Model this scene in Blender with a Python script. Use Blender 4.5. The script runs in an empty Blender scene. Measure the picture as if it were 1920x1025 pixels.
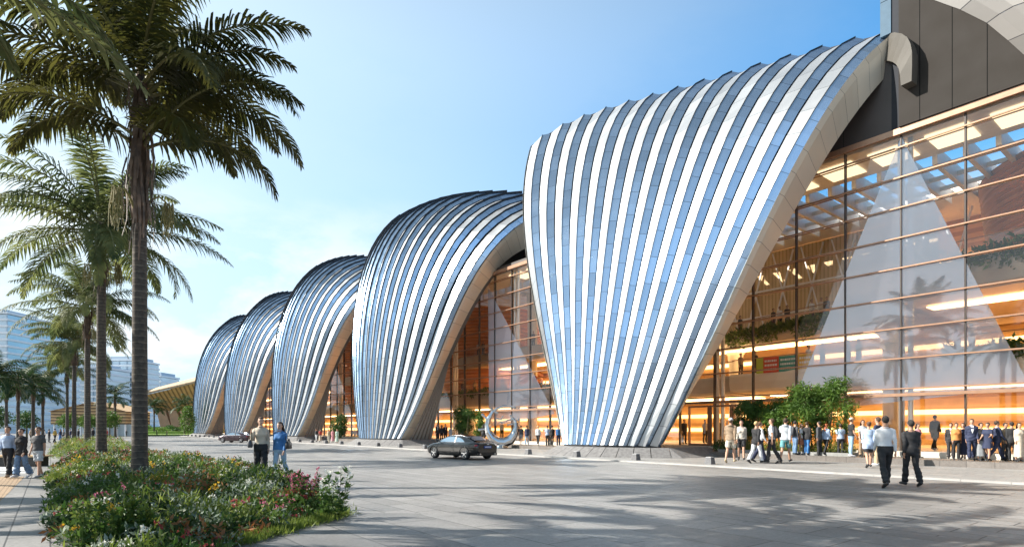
import bpy, bmesh, math, random
import numpy as np
from mathutils import Vector, Matrix
random.seed(7); rng = np.random.default_rng(7)
scene = bpy.context.scene; COL = scene.collection
PI = math.pi
FOC = 1100.0; HOR = 803.0; EYE = 1.6
TH = math.atan(865.0/FOC)
RX, RY = math.sin(TH), math.cos(TH)          # camera right in world
FX, FY = -math.cos(TH), math.sin(TH)         # camera forward in world
PITCH = 29.07
GLZ = 31.5                                    # plane of the glass front

def cam(xc, d):                               # camera-frame metres to world
    return (RX*xc+FX*d, RY*xc+FY*d)
def gp(px, py, z=0.0):                        # photo point on the level z
    d = FOC*(EYE-z)/(py-HOR); xc = (px-960)/FOC*d
    x, y = cam(xc, d); return (x, y, z)
def dp(px, d, z=0.0):                         # photo column at depth d
    x, y = cam((px-960)/FOC*d, d); return (x, y, z)
def zat(py, d): return EYE+(HOR-py)*d/FOC
def yp(px, Y):                                # photo column on world plane Y -> (X, depth)
    t = (px-960)/FOC; d = Y/(RY*t+FY); return (RX*t+FX)*d, d

# ------------------------------------------------------------------ materials
def nodes(m):
    m.use_nodes = True; nt = m.node_tree; nt.nodes.clear(); return nt
def ramp2(nt, fac, c1, c2, p1=0.3, p2=0.7):
    r = nt.nodes.new('ShaderNodeValToRGB'); r.color_ramp.elements[0].position = p1; r.color_ramp.elements[1].position = p2
    r.color_ramp.elements[0].color = (*c1, 1); r.color_ramp.elements[1].color = (*c2, 1)
    nt.links.new(fac, r.inputs[0]); return r.outputs[0]
def pmat(name, c, rough=0.6, metal=0.0, var=0.15, scale=4.0, bump=0.0, bscale=30.0, spec=0.5, coat=0.0):
    m = bpy.data.materials.new(name); nt = nodes(m)
    out = nt.nodes.new('ShaderNodeOutputMaterial'); b = nt.nodes.new('ShaderNodeBsdfPrincipled')
    nt.links.new(b.outputs[0], out.inputs[0])
    b.inputs['Roughness'].default_value = rough; b.inputs['Metallic'].default_value = metal
    b.inputs['Specular IOR Level'].default_value = spec; b.inputs['Coat Weight'].default_value = coat
    tc = nt.nodes.new('ShaderNodeTexCoord')
    if var > 0:
        n = nt.nodes.new('ShaderNodeTexNoise'); n.inputs['Scale'].default_value = scale; n.inputs['Detail'].default_value = 5
        nt.links.new(tc.outputs['Object'], n.inputs['Vector'])
        k1 = tuple(max(0, x*(1-var)) for x in c); k2 = tuple(min(1, x*(1+var)) for x in c)
        nt.links.new(ramp2(nt, n.outputs[0], k1, k2), b.inputs['Base Color'])
    else:
        b.inputs['Base Color'].default_value = (*c, 1)
    if bump > 0:
        n2 = nt.nodes.new('ShaderNodeTexNoise'); n2.inputs['Scale'].default_value = bscale; n2.inputs['Detail'].default_value = 4
        nt.links.new(tc.outputs['Object'], n2.inputs['Vector'])
        bp = nt.nodes.new('ShaderNodeBump'); bp.inputs['Strength'].default_value = bump; bp.inputs['Distance'].default_value = 0.02
        nt.links.new(n2.outputs[0], bp.inputs['Height']); nt.links.new(bp.outputs[0], b.inputs['Normal'])
    return m
def emat(name, c, s):
    m = bpy.data.materials.new(name); nt = nodes(m)
    out = nt.nodes.new('ShaderNodeOutputMaterial'); e = nt.nodes.new('ShaderNodeEmission')
    e.inputs[0].default_value = (*c, 1); e.inputs[1].default_value = s
    nt.links.new(e.outputs[0], out.inputs[0]); return m
def leafmat(name, c1, c2, trans=0.35, scale=1.5, rough=0.55):
    m = bpy.data.materials.new(name); nt = nodes(m)
    out = nt.nodes.new('ShaderNodeOutputMaterial'); b = nt.nodes.new('ShaderNodeBsdfPrincipled')
    b.inputs['Roughness'].default_value = rough; b.inputs['Specular IOR Level'].default_value = 0.35
    t = nt.nodes.new('ShaderNodeBsdfTranslucent'); mx = nt.nodes.new('ShaderNodeMixShader'); mx.inputs[0].default_value = trans
    tc = nt.nodes.new('ShaderNodeTexCoord'); n = nt.nodes.new('ShaderNodeTexNoise'); n.inputs['Scale'].default_value = scale; n.inputs['Detail'].default_value = 6
    nt.links.new(tc.outputs['Object'], n.inputs['Vector'])
    col = ramp2(nt, n.outputs[0], c1, c2, 0.35, 0.65)
    nt.links.new(col, b.inputs['Base Color']); nt.links.new(col, t.inputs[0])
    nt.links.new(b.outputs[0], mx.inputs[1]); nt.links.new(t.outputs[0], mx.inputs[2]); nt.links.new(mx.outputs[0], out.inputs[0])
    return m
def paving(name, c1, c2, cm, bw, bh, rough=0.75, rot=0.0, big=0.35, mort=0.012):
    m = bpy.data.materials.new(name); nt = nodes(m); N = nt.nodes.new; L = nt.links.new
    out = N('ShaderNodeOutputMaterial'); b = N('ShaderNodeBsdfPrincipled'); L(b.outputs[0], out.inputs[0])
    tc = N('ShaderNodeTexCoord'); mp = N('ShaderNodeMapping'); mp.inputs['Rotation'].default_value = (0, 0, rot)
    L(tc.outputs['Object'], mp.inputs[0])
    br = N('ShaderNodeTexBrick'); br.inputs['Color1'].default_value = (*c1, 1); br.inputs['Color2'].default_value = (*c2, 1); br.inputs['Mortar'].default_value = (*cm, 1)
    br.inputs['Scale'].default_value = 1; br.inputs['Brick Width'].default_value = bw; br.inputs['Row Height'].default_value = bh
    br.inputs['Mortar Size'].default_value = mort; br.inputs['Mortar Smooth'].default_value = 0.2; br.offset = 0.37; br.squash = 1
    L(mp.outputs[0], br.inputs['Vector'])
    n = N('ShaderNodeTexNoise'); n.inputs['Scale'].default_value = 0.35; n.inputs['Detail'].default_value = 8; n.inputs['Roughness'].default_value = 0.65; L(tc.outputs['Object'], n.inputs['Vector'])
    n2 = N('ShaderNodeTexNoise'); n2.inputs['Scale'].default_value = 14; n2.inputs['Detail'].default_value = 6; n2.inputs['Roughness'].default_value = 0.8; L(tc.outputs['Object'], n2.inputs['Vector'])
    mx = N('ShaderNodeMix'); mx.data_type = 'RGBA'; mx.blend_type = 'MULTIPLY'; mx.inputs[0].default_value = 1
    L(br.outputs[0], mx.inputs[6]); L(ramp2(nt, n.outputs[0], (1-big,)*3, (1, 1, 1), .3, .75), mx.inputs[7])
    # worn lanes, drip stains and odd replaced slabs
    ms = N('ShaderNodeMapping'); ms.inputs['Scale'].default_value = (.06, .55, 1); L(tc.outputs['Object'], ms.inputs[0])
    n3 = N('ShaderNodeTexNoise'); n3.inputs['Scale'].default_value = 1.0; n3.inputs['Detail'].default_value = 7; n3.inputs['Roughness'].default_value = .6; L(ms.outputs[0], n3.inputs['Vector'])
    n4 = N('ShaderNodeTexNoise'); n4.inputs['Scale'].default_value = 1.7; n4.inputs['Detail'].default_value = 3; n4.inputs['Distortion'].default_value = .6; L(tc.outputs['Object'], n4.inputs['Vector'])
    ma = N('ShaderNodeMix'); ma.data_type = 'RGBA'; ma.blend_type = 'MULTIPLY'; ma.inputs[0].default_value = 1; L(ramp2(nt, n3.outputs[0], (.88, .87, .86), (1, 1, 1), .38, .55), ma.inputs[6]); L(ramp2(nt, n4.outputs[0], (.72, .71, .70), (1, 1, 1), .24, .36), ma.inputs[7])
    mb_ = N('ShaderNodeMix'); mb_.data_type = 'RGBA'; mb_.blend_type = 'MULTIPLY'; mb_.inputs[0].default_value = 1; L(mx.outputs[2], mb_.inputs[6]); L(ma.outputs[2], mb_.inputs[7]); mx = mb_
    mx2 = N('ShaderNodeMix'); mx2.data_type = 'RGBA'; mx2.blend_type = 'MULTIPLY'; mx2.inputs[0].default_value = 1
    L(mx.outputs[2], mx2.inputs[6]); L(ramp2(nt, n2.outputs[0], (.62, .62, .62), (1, 1, 1), .3, .6), mx2.inputs[7])
    L(mx2.outputs[2], b.inputs['Base Color'])
    rr = N('ShaderNodeMapRange'); rr.inputs[3].default_value = rough-.2; rr.inputs[4].default_value = min(1, rough+.15); L(n.outputs[0], rr.inputs[0]); L(rr.outputs[0], b.inputs['Roughness'])
    bp = N('ShaderNodeBump'); bp.inputs['Strength'].default_value = .5; bp.inputs['Distance'].default_value = .01
    ad = N('ShaderNodeMath'); ad.operation = 'MULTIPLY_ADD'; L(n2.outputs[0], ad.inputs[0]); ad.inputs[1].default_value = .35
    iv = N('ShaderNodeMath'); iv.operation = 'SUBTRACT'; iv.inputs[0].default_value = 1; L(br.outputs['Fac'], iv.inputs[1]); L(iv.outputs[0], ad.inputs[2])
    L(ad.outputs[0], bp.inputs['Height']); L(bp.outputs[0], b.inputs['Normal'])
    return m
def panel_metal(name, c, rough, metal, seam=0.02, var=0.06):
    # sheet metal whose UV runs 0..1 over each panel: thin dark joints, slight tone change from panel to panel
    m = bpy.data.materials.new(name); nt = nodes(m); N = nt.nodes.new; L = nt.links.new
    out = N('ShaderNodeOutputMaterial'); b = N('ShaderNodeBsdfPrincipled'); L(b.outputs[0], out.inputs[0])
    uv = N('ShaderNodeUVMap'); uv.uv_map = 'UVMap'; sp = N('ShaderNodeSeparateXYZ'); L(uv.outputs[0], sp.inputs[0])
    fr = N('ShaderNodeMath'); fr.operation = 'FRACT'; L(sp.outputs[1], fr.inputs[0])
    lt = N('ShaderNodeMath'); lt.operation = 'LESS_THAN'; L(fr.outputs[0], lt.inputs[0]); lt.inputs[1].default_value = seam
    wn = N('ShaderNodeTexWhiteNoise'); wn.noise_dimensions = '2D'
    fl = N('ShaderNodeVectorMath'); fl.operation = 'FLOOR'; L(uv.outputs[0], fl.inputs[0]); L(fl.outputs[0], wn.inputs['Vector'])
    k1 = tuple(x*(1-var) for x in c); k2 = tuple(min(1, x*(1+var)) for x in c)
    col = ramp2(nt, wn.outputs[0], k1, k2, 0, 1)
    mx = N('ShaderNodeMix'); mx.data_type = 'RGBA'; L(lt.outputs[0], mx.inputs[0]); L(col, mx.inputs[6]); mx.inputs[7].default_value = (.03, .03, .035, 1)
    L(mx.outputs[2], b.inputs['Base Color']); b.inputs['Metallic'].default_value = metal
    tc = N('ShaderNodeTexCoord'); n = N('ShaderNodeTexNoise'); n.inputs['Scale'].default_value = .6; n.inputs['Detail'].default_value = 4; L(tc.outputs['Object'], n.inputs['Vector'])
    rr = N('ShaderNodeMapRange'); rr.inputs[3].default_value = rough-.10; rr.inputs[4].default_value = rough+.14; L(n.outputs[0], rr.inputs[0]); L(rr.outputs[0], b.inputs['Roughness'])
    bp = N('ShaderNodeBump'); bp.inputs['Strength'].default_value = .28; bp.inputs['Distance'].default_value = .05; L(n.outputs[0], bp.inputs['Height']); L(bp.outputs[0], b.inputs['Normal'])
    return m
def stripes(name, c1, c2, period, axis=2, duty=.5, rough=.6, bump=.6, metal=0, spec=.5):
    m = bpy.data.materials.new(name); nt = nodes(m); N = nt.nodes.new; L = nt.links.new
    out = N('ShaderNodeOutputMaterial'); b = N('ShaderNodeBsdfPrincipled'); L(b.outputs[0], out.inputs[0]); b.inputs['Roughness'].default_value = rough; b.inputs['Metallic'].default_value = metal; b.inputs['Specular IOR Level'].default_value = spec
    tc = N('ShaderNodeTexCoord'); sp = N('ShaderNodeSeparateXYZ'); L(tc.outputs['Object'], sp.inputs[0])
    dv = N('ShaderNodeMath'); dv.operation = 'DIVIDE'; L(sp.outputs[axis], dv.inputs[0]); dv.inputs[1].default_value = period
    fr = N('ShaderNodeMath'); fr.operation = 'FRACT'; L(dv.outputs[0], fr.inputs[0])
    lt = N('ShaderNodeMath'); lt.operation = 'LESS_THAN'; L(fr.outputs[0], lt.inputs[0]); lt.inputs[1].default_value = duty
    n = N('ShaderNodeTexNoise'); n.inputs['Scale'].default_value = .8; n.inputs['Detail'].default_value = 6; L(tc.outputs['Object'], n.inputs['Vector'])
    mx = N('ShaderNodeMix'); mx.data_type = 'RGBA'; L(lt.outputs[0], mx.inputs[0]); mx.inputs[6].default_value = (*c1, 1); mx.inputs[7].default_value = (*c2, 1)
    m2 = N('ShaderNodeMix'); m2.data_type = 'RGBA'; m2.blend_type = 'MULTIPLY'; m2.inputs[0].default_value = 1; L(mx.outputs[2], m2.inputs[6]); L(ramp2(nt, n.outputs[0], (.8, .78, .75), (1.0, 1.0, 1.0)), m2.inputs[7])
    L(m2.outputs[2], b.inputs['Base Color'])
    bp = N('ShaderNodeBump'); bp.inputs['Strength'].default_value = bump; bp.inputs['Distance'].default_value = .04; bp.invert = True; L(lt.outputs[0], bp.inputs['Height']); L(bp.outputs[0], b.inputs['Normal'])
    return m
def glassmat(name, tint, base=.10, gain=1.3, gl=(.95, .97, 1)):
    m = bpy.data.materials.new(name); nt = nodes(m); N = nt.nodes.new; L = nt.links.new
    out = N('ShaderNodeOutputMaterial'); tr = N('ShaderNodeBsdfTransparent'); tr.inputs[0].default_value = (*tint, 1)
    g = N('ShaderNodeBsdfGlossy'); g.inputs['Roughness'].default_value = .01; g.inputs[0].default_value = (*gl, 1)
    fr = N('ShaderNodeFresnel'); fr.inputs[0].default_value = 1.5
    ma = N('ShaderNodeMath'); ma.operation = 'MULTIPLY_ADD'; ma.use_clamp = True; L(fr.outputs[0], ma.inputs[0]); ma.inputs[1].default_value = gain; ma.inputs[2].default_value = base
    mx = N('ShaderNodeMixShader'); L(ma.outputs[0], mx.inputs[0]); L(tr.outputs[0], mx.inputs[1]); L(g.outputs[0], mx.inputs[2]); L(mx.outputs[0], out.inputs[0])
    return m

# ------------------------------------------------------------------ mesh builder
class MB:
    def __init__(s): s.v = []; s.f = []; s.m = []; s.uv = []
    def add(s, vs, fs, mi=0):
        o = len(s.v); s.v += [tuple(p) for p in vs]; s.f += [tuple(i+o for i in f) for f in fs]; s.m += [mi]*len(fs)
    def quad(s, a, b, c, d, mi=0): s.add([a, b, c, d], [(0, 1, 2, 3)], mi)
    def box(s, x0, x1, y0, y1, z0, z1, mi=0):
        s.add([(x0, y0, z0), (x1, y0, z0), (x1, y1, z0), (x0, y1, z0), (x0, y0, z1), (x1, y0, z1), (x1, y1, z1), (x0, y1, z1)],
              [(0, 3, 2, 1), (4, 5, 6, 7), (0, 1, 5, 4), (1, 2, 6, 5), (2, 3, 7, 6), (3, 0, 4, 7)], mi)
    def beam(s, a, b, w, h, mi=0):
        a = Vector(a); b = Vector(b); d = (b-a).normalized()
        u = d.cross(Vector((0, 0, 1)));  u = Vector((1, 0, 0)) if u.length < 1e-4 else u.normalized(); n = u.cross(d)
        vs = []
        for p in (a, b):
            for (i, j) in ((-1, -1), (1, -1), (1, 1), (-1, 1)): vs.append(p+u*(i*w/2)+n*(j*h/2))
        s.add(vs, [(0, 3, 2, 1), (4, 5, 6, 7), (0, 1, 5, 4), (1, 2, 6, 5), (2, 3, 7, 6), (3, 0, 4, 7)], mi)
    def tube(s, pts, rad, n=10, mi=0, caps=True, flat=None, ax=None):
        pts = [Vector(p) for p in pts]; vs = []; fs = []; prev = None
        for i, p in enumerate(pts):
            d = (pts[min(i+1, len(pts)-1)]-pts[max(i-1, 0)]).normalized()
            if prev is None:
                u = Vector(ax) if ax else (Vector((1, 0, 0)) if abs(d.x) < .9 else Vector((0, 1, 0)))
            else: u = prev
            u = (u-d*u.dot(d)).normalized(); prev = u; w = d.cross(u)
            r = rad[i] if isinstance(rad, (list, tuple)) else rad
            ru, rw = r if isinstance(r, tuple) else (r, r)
            for k in range(n):
                a = 2*PI*k/n; vs.append(p+u*(ru*math.cos(a))+w*(rw*math.sin(a)))
        for i in range(len(pts)-1):
            for k in range(n):
                fs.append((i*n+k, i*n+(k+1) % n, (i+1)*n+(k+1) % n, (i+1)*n+k))
        if caps:
            fs.append(tuple(range(n-1, -1, -1))); o = (len(pts)-1)*n; fs.append(tuple(range(o, o+n)))
        s.add(vs, fs, mi)
    def ell(s, c, r, mi=0, nu=12, nv=8, keep=None):
        vs = []; fs = []
        for j in range(nv+1):
            t = PI*j/nv
            for i in range(nu):
                a = 2*PI*i/nu; vs.append((c[0]+r[0]*math.sin(t)*math.cos(a), c[1]+r[1]*math.sin(t)*math.sin(a), c[2]+r[2]*math.cos(t)))
        for j in range(nv):
            for i in range(nu):
                f = (j*nu+i, (j+1)*nu+i, (j+1)*nu+(i+1) % nu, j*nu+(i+1) % nu)
                if keep:
                    q = [sum(vs[k][x] for k in f)/4 for x in range(3)]
                    if not keep(q): continue
                fs.append(f)
        s.add(vs, fs, mi)
    def grid(s, P, mi=0, wrap=False):
        n, m = len(P), len(P[0]); vs = [p for r in P for p in r]; fs = []
        for i in range(n-1):
            for j in range(m-1 if not wrap else m):
                fs.append((i*m+j, i*m+(j+1) % m, (i+1)*m+(j+1) % m, (i+1)*m+j))
        s.add(vs, fs, mi)
    def build(s, name, mats, parent=None, smooth=False):
        me = bpy.data.meshes.new(name); me.from_pydata(s.v, [], s.f)
        if not isinstance(mats, (list, tuple)): mats = [mats]
        for m in mats: me.materials.append(m)
        if len(mats) > 1: me.polygons.foreach_set('material_index', s.m)
        if smooth: me.polygons.foreach_set('use_smooth', [True]*len(me.polygons))
        me.update(); return link(name, me, parent)
def link(name, me, parent=None):
    o = bpy.data.objects.new(name, me); COL.objects.link(o)
    if parent is not None: o.parent = parent
    return o
def npmesh(name, V, F, mats, mi=None, parent=None, smooth=False):
    me = bpy.data.meshes.new(name); n = len(V); k = F.shape[1]; f = len(F)
    me.vertices.add(n); me.vertices.foreach_set('co', np.ascontiguousarray(V, dtype=np.float32).ravel())
    me.loops.add(f*k); me.loops.foreach_set('vertex_index', F.astype(np.int32).ravel())
    me.polygons.add(f); me.polygons.foreach_set('loop_start', np.arange(0, f*k, k, dtype=np.int32))
    for m in (mats if isinstance(mats, (list, tuple)) else [mats]): me.materials.append(m)
    if mi is not None: me.polygons.foreach_set('material_index', mi.astype(np.int32))
    if smooth: me.polygons.foreach_set('use_smooth', np.ones(f, dtype=bool))
    me.update(calc_edges=True); me.validate(); return link(name, me, parent)
def tag(o, label=None, cat=None, group=None, kind=None):
    if label: o['label'] = label
    if cat: o['category'] = cat
    if group: o['group'] = group
    if kind: o['kind'] = kind
    return o
def thing(name, label, cat, loc=(0, 0, 0), rz=0.0, group=None, sc=1.0):
    o = bpy.data.objects.new(name, None); COL.objects.link(o); o.location = loc; o.rotation_euler = (0, 0, rz); o.scale = (sc,)*3
    o.empty_display_size = .3
    return tag(o, label, cat, group)
KIDS = {}
def dup(root, loc, rz, label, group=None, sc=None):
    def cp(o, par):
        c = o.copy(); COL.objects.link(c)
        if par is not None: c.parent = par
        for ch in list(o.children): cp(ch, c)
        return c
    r = cp(root, None); r.location = loc; r.rotation_euler = (0, 0, rz); r['label'] = label
    if sc: r.scale = (sc,)*3
    if group: r['group'] = group
    return r
def struct(name, mb, m): return tag(mb.build(name, m), kind='structure')

# ------------------------------------------------------------------ camera, sun, sky
cd = bpy.data.cameras.new('camera'); co = bpy.data.objects.new('camera', cd); COL.objects.link(co)
co.location = (0, 0, EYE); co.rotation_euler = (PI/2, 0, PI/2-TH)
cd.sensor_width = 36; cd.sensor_fit = 'HORIZONTAL'; cd.lens = 36*FOC/1920; cd.shift_y = (HOR-512.5)/1920; cd.clip_start = .05; cd.clip_end = 6000
scene.camera = co
SUN_EL = math.radians(34)
hx, hy = RX+.02*FX, RY+.02*FY; hl = math.hypot(hx, hy); hx /= hl; hy /= hl     # the way the light travels over the ground
sd = bpy.data.lights.new('sun', 'SUN'); sd.energy = 5.0; sd.angle = math.radians(.3); sd.color = (1, .94, .85)
so = bpy.data.objects.new('sun', sd); COL.objects.link(so)
so.rotation_euler = Vector((hx*math.cos(SUN_EL), hy*math.cos(SUN_EL), -math.sin(SUN_EL))).to_track_quat('-Z', 'Y').to_euler()
w = bpy.data.worlds.new('World'); scene.world = w; w.use_nodes = True; nt = w.node_tree; nt.nodes.clear(); N = nt.nodes.new; L = nt.links.new
wo = N('ShaderNodeOutputWorld'); bg = N('ShaderNodeBackground'); L(bg.outputs[0], wo.inputs[0]); bg.inputs[1].default_value = .05
sky = N('ShaderNodeTexSky'); sky.sky_type = 'NISHITA'; sky.sun_disc = False; sky.sun_elevation = SUN_EL; sky.sun_rotation = math.atan2(-hx, -hy)
sky.air_density = 1.0; sky.dust_density = 1.6; sky.ozone_density = 2.2; sky.altitude = 50
tc = N('ShaderNodeTexCoord'); sp = N('ShaderNodeSeparateXYZ'); L(tc.outputs['Generated'], sp.inputs[0])
# clouds low over the horizon
mpn = N('ShaderNodeMapping'); mpn.inputs['Scale'].default_value = (1, 1, 2.6); L(tc.outputs['Generated'], mpn.inputs[0])
cn = N('ShaderNodeTexNoise'); cn.inputs['Scale'].default_value = 3.2; cn.inputs['Detail'].default_value = 9; cn.inputs['Roughness'].default_value = .58; cn.inputs['Distortion'].default_value = .25; L(mpn.outputs[0], cn.inputs['Vector'])
cr = N('ShaderNodeValToRGB'); cr.color_ramp.elements[0].position = .42; cr.color_ramp.elements[1].position = .56; L(cn.outputs[0], cr.inputs[0])
el = N('ShaderNodeValToRGB'); e = el.color_ramp.elements; e[0].position = 0; e[0].color = (1, 1, 1, 1); e[1].position = .36; e[1].color = (.03, .03, .03, 1)
k = el.color_ramp.elements.new(.26); k.color = (.55, .55, .55, 1); L(sp.outputs[2], el.inputs[0])
cm = N('ShaderNodeMath'); cm.operation = 'MULTIPLY'; L(cr.outputs[0], cm.inputs[0]); L(el.outputs[0], cm.inputs[1])
# milky veil that thickens towards the sun and the horizon
dt = N('ShaderNodeVectorMath'); dt.operation = 'DOT_PRODUCT'; L(tc.outputs['Generated'], dt.inputs[0]); dt.inputs[1].default_value = (-hx*math.cos(SUN_EL), -hy*math.cos(SUN_EL), math.sin(SUN_EL))
v1 = N('ShaderNodeMapRange'); v1.inputs[1].default_value = -.2; v1.inputs[2].default_value = .66; v1.inputs[3].default_value = 0; v1.inputs[4].default_value = .84; L(dt.outputs['Value'], v1.inputs[0])
v2 = N('ShaderNodeMapRange'); v2.inputs[1].default_value = .45; v2.inputs[2].default_value = .0; v2.inputs[3].default_value = 0; v2.inputs[4].default_value = .30; L(sp.outputs[2], v2.inputs[0])
va = N('ShaderNodeMath'); va.operation = 'ADD'; va.use_clamp = True; L(v1.outputs[0], va.inputs[0]); L(v2.outputs[0], va.inputs[1])
m0 = N('ShaderNodeMix'); m0.data_type = 'RGBA'; m0.blend_type = 'MULTIPLY'; m0.inputs[0].default_value = 1; L(sky.outputs[0], m0.inputs[6]); m0.inputs[7].default_value = (.50, 1.92, 2.55, 1)
m1 = N('ShaderNodeMix'); m1.data_type = 'RGBA'; L(va.outputs[0], m1.inputs[0]); L(m0.outputs[2], m1.inputs[6]); m1.inputs[7].default_value = (7.4, 8.9, 9.8, 1)
m2 = N('ShaderNodeMix'); m2.data_type = 'RGBA'; L(cm.outputs[0], m2.inputs[0]); L(m1.outputs[2], m2.inputs[6]); m2.inputs[7].default_value = (10.4, 10.4, 10.4, 1)
zr = N('ShaderNodeMapRange'); zr.interpolation_type = 'SMOOTHSTEP'; zr.inputs[1].default_value = .50; zr.inputs[2].default_value = .90; zr.inputs[3].default_value = 1; zr.inputs[4].default_value = .42; L(sp.outputs[2], zr.inputs[0])   # the clear zenith is far darker than the low sky
zm = N('ShaderNodeVectorMath'); zm.operation = 'SCALE'; L(m2.outputs[2], zm.inputs[0]); L(zr.outputs[0], zm.inputs['Scale']); L(zm.outputs[0], bg.inputs[0])
vs = scene.view_settings; vs.view_transform = 'Standard'; vs.look = 'None'; vs.exposure = 1.25; vs.gamma = 1; vs.use_curve_mapping = False
scene.render.engine = 'CYCLES'; scene.cycles.max_bounces = 8; scene.cycles.transparent_max_bounces = 12
# ------------------------------------------------------------------ shells
M_white = panel_metal('shell_metal_pale', (.46, .48, .50), .33, .70, .016, .13)
M_blue = panel_metal('shell_metal_sky_tint', (.39, .52, .69), .22, .93, .014, .15)  # same metal, with the sky's blue reflection put into its colour
M_band = panel_metal('edge_band_metal', (.66, .60, .50), .38, .35, .014)
M_soffp = panel_metal('soffit_panels', (.21, .20, .19), .5, .1, .03, .12)
M_groove = pmat('groove_dark', (.012, .014, .018), .7, var=0)
M_lining = pmat('lining_boards', (.25, .205, .17), .55, var=.12, scale=.7)
M_plinth = pmat('plinth_granite', (.155, .15, .147), .7, var=.25, scale=6, bump=.25, bscale=60)
M_plinthd = pmat('plinth_gap', (.02, .02, .022), .6, var=0)
def bez(p, v): return p[0]*(1-v)**3+3*p[1]*v*(1-v)**2+3*p[2]*v*v*(1-v)+p[3]*v**3
S_NEAR = np.array([[[-28.0, 26.36, .65], [-29.46, 26.5, 5.76], [-38.03, 26.5, 26.04], [-33.25, 31.75, 25.68]],
                   [[-25.33, 24.58, .65], [-23.48, 26.5, 5.76], [-23.96, 26.5, 25.02], [-22.2, 33.0, 23.05]],
                   [[-20.45, 26.64, .65], [-17.49, 26.5, 5.76], [-9.89, 26.5, 19.77], [-11.15, 32.57, 20.91]]])
S_FAR = np.array([[[-27.72, 24.83, .65], [-31.48, 25.42, 8.34], [-35.24, 26.34, 20.48], [-39.0, 34.53, 28.11]],
                  [[-23.79, 24.3, .65], [-23.76, 24.71, 8.3], [-23.72, 24.3, 23.49], [-23.68, 35.76, 26.79]],
                  [[-19.86, 25.5, .65], [-16.04, 28.76, 8.27], [-12.2, 26.88, 19.64], [-8.36, 37.0, 21.42]]])
S_FIRST = np.array([[[-26.82, 25.25, .65], [-30.2, 26.48, 8.06], [-33.57, 25.88, 16.34], [-36.26, 30.39, 25.69]],
                    [[-23.48, 24.3, .65], [-22.87, 26.48, 8.06], [-22.25, 26.44, 21.09], [-23.03, 33.42, 24.17]],
                    [[-20.14, 26.22, .65], [-15.53, 26.48, 8.06], [-10.93, 26.99, 22.04], [-9.8, 36.51, 21.83]]])
S_RIGHT = S_NEAR[::-1].copy(); S_RIGHT[:, :, 0] = -20.8-S_RIGHT[:, :, 0]      # the next shell, mirrored over the bay's middle
S_RIGHT[:, :, 0] += 6.0
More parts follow.
